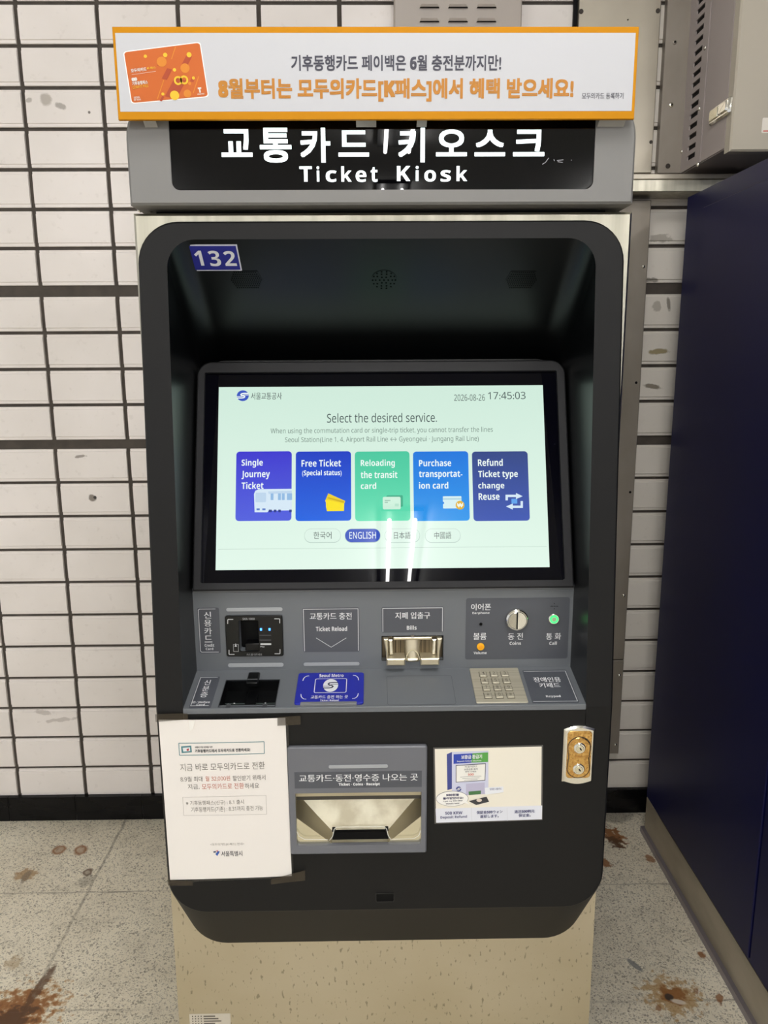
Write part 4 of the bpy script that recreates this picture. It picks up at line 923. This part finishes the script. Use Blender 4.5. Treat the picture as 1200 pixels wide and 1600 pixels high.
# ---- deposit refund sticker (mascot left out)
st = MB(); cs = [FL.at(679, 1287), FL.at(847.5, 1281), FL.at(848.5, 1164), FL.at(677, 1168)]
st.plate(FL, cs, mat('sticker_border', (84, 82, 78), .4), .0006, 0); st.plate(FL, inset(cs, .0025), mat('cream_vinyl', (238, 232, 216), .4), .0009, .0004)
def stp(pts, c, h): px_poly(st, FL, pts, ink(c), h)
stp([(680.5, 1263), (847, 1258), (846.5, 1279.5), (681.5, 1285)], (226, 228, 236), .0011)
for x in (736.5, 792): st.pxline(FL, [(x, 1261.5), (x+.5, 1282)], .0006, ink((206, 208, 214)), .0013)
stp([(698, 1178), (706, 1174.5), (706, 1232), (699, 1234)], (62, 72, 140), .0011); stp([(706, 1174.5), (763, 1172.5), (763, 1240), (706, 1243)], (206, 208, 228), .0011)
stp([(708.5, 1178), (738, 1176.5), (736, 1191), (708.5, 1193)], (42, 66, 168), .0013); stp([(738, 1176.5), (762.5, 1175), (762.5, 1190), (736, 1191)], (84, 160, 72), .0013)
st.text(FL, '보증금 환급기', (720.5, 1178.5, 753, 1185), WHITE, .0016, bold=.03, rot=1.5); st.text(FL, 'Deposit Refund Machine', (714, 1187, 752, 1190), WHITE, .0016, bold=.02, rot=1.5)
stp([(712, 1195), (759, 1192), (758, 1219), (712, 1222)], (70, 70, 82), .0013); stp([(713, 1196), (758, 1193.2), (757, 1218), (713, 1221)], (240, 238, 230), .0015)
st.text(FL, '카드를 투입하고', (726, 1195.5, 745, 1198.5), ink((70, 70, 80)), .0018, .01, 1.5); st.text(FL, '보증금을 돌려', (725, 1199.5, 746, 1202.5), ink((70, 70, 80)), .0018, .01, 1.5); st.text(FL, '받아 가세요', (727, 1203.5, 744, 1206), ink((70, 70, 80)), .0018, .01, 1.5)
st.text(FL, '500', (731, 1207.5, 740, 1211), ink((200, 90, 70)), .0018, .02, 1.5)
for k, yy in enumerate((1212.5, 1215, 1217.5)): st.pxline(FL, [(719+k*3, yy+.8), (752-k*3, yy-.8)], .0006, ink((130, 130, 136)), .0018)
stp([(728, 1224), (757, 1222), (757, 1240), (728, 1242)], (186, 182, 206), .0013); stp([(732, 1236), (751.5, 1234.5), (751, 1240), (732.5, 1241.5)], (70, 116, 70), .0015)
cu, cv = FL.at(716.5, 1232); swoosh(st, FL, cu, cv, .0045, ink((62, 72, 140)), WHITE, .0016)
stp([(732, 1251), (760, 1244), (764, 1252), (744, 1257)], (56, 56, 60), .0015); cu, cv = FL.at(748.5, 1249.5); st.plate(FL, circ(cu, cv, .0046, 16, .003), ink((222, 206, 190)), .0019, .0015)
cu, cv = FL.at(706.5, 1247); st.plate(FL, circ(cu, cv, .0272, 28, .0142), ink((110, 110, 116)), .0017, .0013); st.plate(FL, circ(cu, cv, .0266, 28, .0136), ink((244, 242, 236)), .0019, .0013)
px_poly(st, FL, [(722, 1252), (733, 1256), (726, 1247)], ink((244, 242, 236)), .00195)
st.text(FL, '500원을', (697, 1239, 717, 1242.8), ink((50, 50, 90)), .0022, .03, 1.2); st.text(FL, '돌려받았어요!', (692, 1244, 723.5, 1248), ink((50, 50, 90)), .0022, .03, 1.2)
st.text(FL, 'I got my 500 KRW', (692, 1249.3, 722.5, 1252), ink((50, 50, 70)), .0022, .02, 1.2); st.text(FL, 'deposit back!', (696.5, 1253, 718, 1256), ink((50, 50, 70)), .0022, .02, 1.2)
stp([(757, 1230), (786, 1228), (786.5, 1237), (758, 1241)], (236, 238, 242), .0017); st.text(FL, '일회용 교통카드', (765, 1230, 783.5, 1233.5), ink((60, 70, 120)), .002, .01, 2)
for tx, q in (('500 KRW', (695.5, 1267, 722.5, 1272)), ('Deposit Refund', (688, 1273.5, 729.5, 1279)), ('保証金500ウォン', (744.5, 1265.5, 785, 1270.5)), ('返却します。', (750, 1272, 779, 1277)), ('退还500韩元', (803.5, 1264.5, 835, 1269.5)), ('保证金。', (810, 1270.5, 829, 1275.5))):
    st.text(FL, tx, q, ink((56, 58, 110)), .0015, bold=.018, rot=1.6)
tag(st.obj('refund_sticker'), 'cream deposit refund sticker with a small machine drawing, right of the dispensing tray', 'sticker')

# ---- number sticker on the recess ceiling
NSP = RC; cn = [NSP.at(*p) for p in ((302, 422), (376, 423), (373, 383), (293.5, 381))]
u0 = (cn[0][0]+cn[3][0])/2; u1 = (cn[1][0]+cn[2][0])/2; va = (cn[0][1]+cn[1][1])/2; vb_ = (cn[2][1]+cn[3][1])/2
st = MB(); st.plate(NSP, rr(u0, min(va, vb_), u1, max(va, vb_)), ink((208, 208, 220)), .0008, 0)
st.plate(NSP, inset(rr(u0, min(va, vb_), u1, max(va, vb_)), .0022), ink((26, 30, 132)), .0011, .0006)
for ch, q in (('1', (303.5, 389.5, 318, 415)), ('3', (325.5, 389.5, 345.5, 416)), ('2', (349, 390, 369.5, 415.5))): st.text(NSP, ch, q, ink((226, 226, 230)), .0015, bold=.03)
tag(st.obj('number_sticker'), 'small blue sticker reading 132 inside the kiosk recess, upper left', 'sticker')

# ================================================================== BEHIND AND BESIDE
# ---- steel cover strip behind the kiosk on the wall
sw = thing('steel_cover_strip', 'long brownish steel cover strip on the tiled wall right of the kiosk', 'steel strip', (.7, 2.27, .22))
b = MB(); b.box(.50, .7725, 2.262, 2.2975, zpx(1178, 2.262, 960), 1.2/1.2*zpx(1031, 2.262, 970)-.002, STEEL_WARM, bev=.002); b.box(.50, .7725, 2.262, 2.2975, zpx(1031, 2.262, 970)+.001, 1.888, STEEL_WARM, bev=.002); b.obj('sheet', sw)
PS = Plane((0, 2.262, 0))
for px, py, big_ in ((1005, 416.5, 1), (994, 598, 0), (984.5, 769, 0), (974.5, 930.5, 1), (967.5, 1055, 1), (961.5, 1163.5, 1)):
    u, v = PS.at(px, py); b = MB()
    if big_: b.dome(PS, u, v, .0052, .004, CHROME, 14, 3)
    else: b.cyl(PS, u, v, .0038, BLACK_DEEP, 0, .0006, 12)
    b.obj('screw', sw)
# ---- upper steel panel
up = thing('upper_steel_panel', 'bright steel wall panel behind the right end of the banner', 'steel panel', (.66, 2.28, 1.95))
b = MB(); b.box(.5525, .7700, 2.27, 2.2975, 1.9595, 3.0, STEEL_DULL, bev=.0015); b.obj('sheet', up)
PU = Plane((0, 2.27, 0))
for px, py in ((908, 18), (1028, 17), (1017, 222), (981, 31)):
    b = MB(); u, v = PU.at(px, py); r = .006 if py < 20 else (.0045 if px > 1000 else .002); b.cyl(PU, u, v, r, mat('dark_screw', (58, 52, 46), .5, .5), 0, .002, 14, bev=.0006); b.obj('screw', up)
b = MB(); b.box(.5425, .5515, 2.285, 2.2975, 1.96, 3.0, BLACK_DEEP); b.obj('black_edge', up)
# ---- narrow steel strip next to the grey wall cabinet
ns = thing('narrow_steel_strip', 'narrow brown-grey steel strip between the bright panel and the grey wall cabinet', 'steel strip', (.82, 2.28, 1.95))
b = MB(); b.box(.7885, .8545, 2.275, 2.2975, 1.9595, 3.0, STEEL_WARM, bev=.0012); b.obj('sheet', ns)
PN = Plane((0, 2.275, 0))
for px, py, k in ((1054, 66, 0), (1049, 164, 1), (1043.5, 259.5, 2)):
    b = MB(); u, v = PN.at(px, py)
    if k == 2: b.cyl(PN, u, v, .0065, mat('dark_screw'), 0, .002, 14, bev=.0006)
    else: b.dome(PN, u, v, .0062, .003, STEEL_BRIGHT if k else STEEL_WARM, 14, 3); b.cyl(PN, u, v, .0028, BLACK_DEEP, .0028, .0034, 10)
    b.obj('screw', ns)
# ---- louvred box
lb = thing('louvred_vent_box', 'beige louvred vent box on the wall above the banner', 'vent box', (.23, 2.27, 1.95))
BEIGE = mat('beige_enamel', (176, 166, 156), .45)
b = MB(); PL = Plane((0, 2.235, 0)); b.box(.0641, .3957, 2.235, 2.2975, 1.96, 2.75, BEIGE, bev=.003); b.obj('housing', lb)
lx = [PL.at(px, 20)[0] for px in (671, 715.5, 760)]; lz = [PL.at(715, 10)[1], PL.at(715, 32)[1]]; dz = lz[0]-lz[1]
for r_ in range(-3, 5):
    for cx_ in lx:
        zc = lz[0]-dz*r_; b = MB(); hwL = .0262
        A = [(cx_-hwL, 2.2352, zc-.004), (cx_+hwL, 2.2352, zc-.004), (cx_+hwL*.8, 2.2352, zc+.006), (cx_-hwL*.8, 2.2352, zc+.006)]
        T = [(cx_-hwL*.9, 2.2265, zc-.004), (cx_+hwL*.9, 2.2265, zc-.004)]
        b.add(A+T, [(4, 5, 2, 3), (0, 4, 3), (5, 1, 2)], BEIGE); b.add([A[0], A[1], T[1], T[0]], [(0, 1, 2, 3)], BLACK_DEEP); b.obj('louvre', lb)
# ---- cable trunking under the grey cabinet
tk = thing('cable_trunking', 'steel cable trunking running along the wall behind the kiosk', 'trunking', (1.0, 2.25, 1.89))
b = MB(); zt3, zt2, zt1 = 1.8968, 1.9273, 1.9433
b.box(-.30, 2.6, 2.195, 2.2975, zt3, zt2, STEEL, bev=.0015); b.obj('channel', tk)
b = MB(); b.box(-.30, 2.6, 2.200, 2.2975, zt2+.001, zt1, STEEL_DULL, bev=.002); b.obj('lid', tk)

# ---- grey wall cabinet, top right
XCB = .8554; YCF = 1.985; zcb = 1.945
gc = thing('grey_wall_cabinet', 'grey steel wall cabinet with slotted side high above the navy cabinet', 'wall cabinet', (1.15, 2.1, zcb))
GC = mat('cabinet_grey_paint', (160, 150, 146), .42)
GCF = mat('cabinet_front_paint', (176, 168, 152), .42)
b = MB(); b.box(XCB+.001, 1.6, YCF+.02, 2.2975, zcb+.012, 2.95, GC, bev=.002); b.obj('body', gc)
PX = Plane((XCB, 0, 0), (0, -1, 0), (0, 0, 1))            # side plane: u towards the viewer
Xat = lambda px, py: PX.at(px, py)
b = MB(); b.box(XCB-.002, 1.6, YCF-.012, YCF+.019, zcb, 2.95, GCF, bev=.004); b.obj('door', gc)
us0 = Xat(1076, 0)[0]; us1 = -2.145; b = MB()
slots = [ (i, 2.388-.0245*i) for i in range(16)]
s_py = [2, 17, 33, 49.5, 66, 83.5, 100, 117, 133, 150, 166.5, 182.5, 199, 215, 232, 247]
hs = []
for i, py in enumerate(s_py):
    a = Xat(1091-1.28*i+.5, py-4); c = Xat(1098-1.28*i, py+4); uu = -2.205; 
    zc = Xat(1094-1.3*i, py+2)[1]; hs.append(rr(-2.232, zc-.0062, -2.180, zc+.0062))
ztop_ = max(h[2][1] for h in hs)
k = 1
while ztop_+.024*k < 2.9: hs.append(rr(-2.232, ztop_-.006+.026*k-.0062, -2.180, ztop_-.006+.026*k+.0062)); k += 1
b.plate(PX, rr(-2.285, zcb+.014, us1, 2.95), GC, .004, 0, holes=hs)
for h in hs: b.poly(PX, h, BLACK_DEEP, .0005)
b.obj('slotted_panel', gc)
b = MB(); b.plate(PX, rr(us1+.001, zcb+.014, -YCF-.022, 2.95), GC, .002, 0, bev=.0008); b.obj('side_panel', gc)
for px, py in ((1104, 75), (1095, 170), (1092.5, 257), (1067, 237)):
    b = MB(); u, v = Xat(px, py); b.dome(PX.off(.003), u, v, .006, .005, CHROME, 14, 3); b.obj('screw', gc)
b = MB(); l0 = Xat(1114, 176); l1 = Xat(1146, 170)
zc = (l0[1]+l1[1])/2; ul0, ul1 = l0[0], -YCF+.004
b.plate(PX, rr(ul0, zc-.020, ul1, zc+.018, .004, 4), CHROME, .010, .001, bev=.004); b.plate(PX, rr(ul0+.008, zc-.013, ul0+(ul1-ul0)*.5, zc+.012, .002, 3), STEEL_BRIGHT, .013, .009, bev=.002)
b.plate(PX, rr(ul0+(ul1-ul0)*.55, zc-.013, ul1-.006, zc+.012, .002, 3), CHROME, .014, .009, bev=.003); b.obj('latch', gc)
b = MB(); PF = Plane((0, YCF-.012, 0)); u, v = PF.at(1191.5, 184); u2, v2 = PF.at(1191.5, 208)
b.plate(PF, rr(u, v2, u+.03, v, .003, 3), ink((228, 222, 210)), .0006, 0); b.plate(PF, rr(u+.004, v2+.003, u+.026, v2+.006), ink((206, 110, 100)), .0009, .0006); b.obj('label_sticker', gc)

# ---- navy cabinet on the right
XB = .842; nb = thing('navy_cabinet', 'tall navy blue metal cabinet with steel kick plate on the right', 'cabinet', (1.2, 1.5, 0))
b = MB(); b.box(XB, 1.75, .55, 2.183, .1245, 1.8795, BLUE, bev=.004); b.obj('body', nb)
PB = Plane((XB, 0, 0), (0, -1, 0), (0, 0, 1))
b = MB(); b.plate(PB, rr(-2.066, .134, -1.508, 1.8345, .004, 3), BLUE, .006, 0, bev=.002)
b.plate(PB, rr(-2.0685, .1325, -1.5055, 1.8365), mat('navy_seam', (5, 6, 22), .6), .0005, 0); b.obj('side_panel', nb)
b = MB(); b.plate(PB, rr(-1.500, .134, -.62, 1.8345, .004, 3), BLUE, .006, 0, bev=.002); b.plate(PB, rr(-1.503, .1325, -.617, 1.8365), mat('navy_seam'), .0005, 0); b.obj('side_panel', nb)
b = MB(); b.box(XB-.001, 1.75, .56, 2.180, .018, .1235, mat('kick_steel', (176, 166, 146), .45, .2, noise=((2, 3, 8), (150, 140, 122), .05)), bev=.001); b.obj('kick_plate', nb)
b = MB(); b.box(XB-.012, 1.75, .55, 2.188, 0, .018, mat('kick_trim_metal', (150, 144, 150), .4, .7), bev=.002); b.obj('floor_trim', nb)

# small scene hygiene
S.cycles.max_bounces = 8
S.cycles.sample_clamp_indirect = 6.0
print('objects', len(bpy.data.objects))
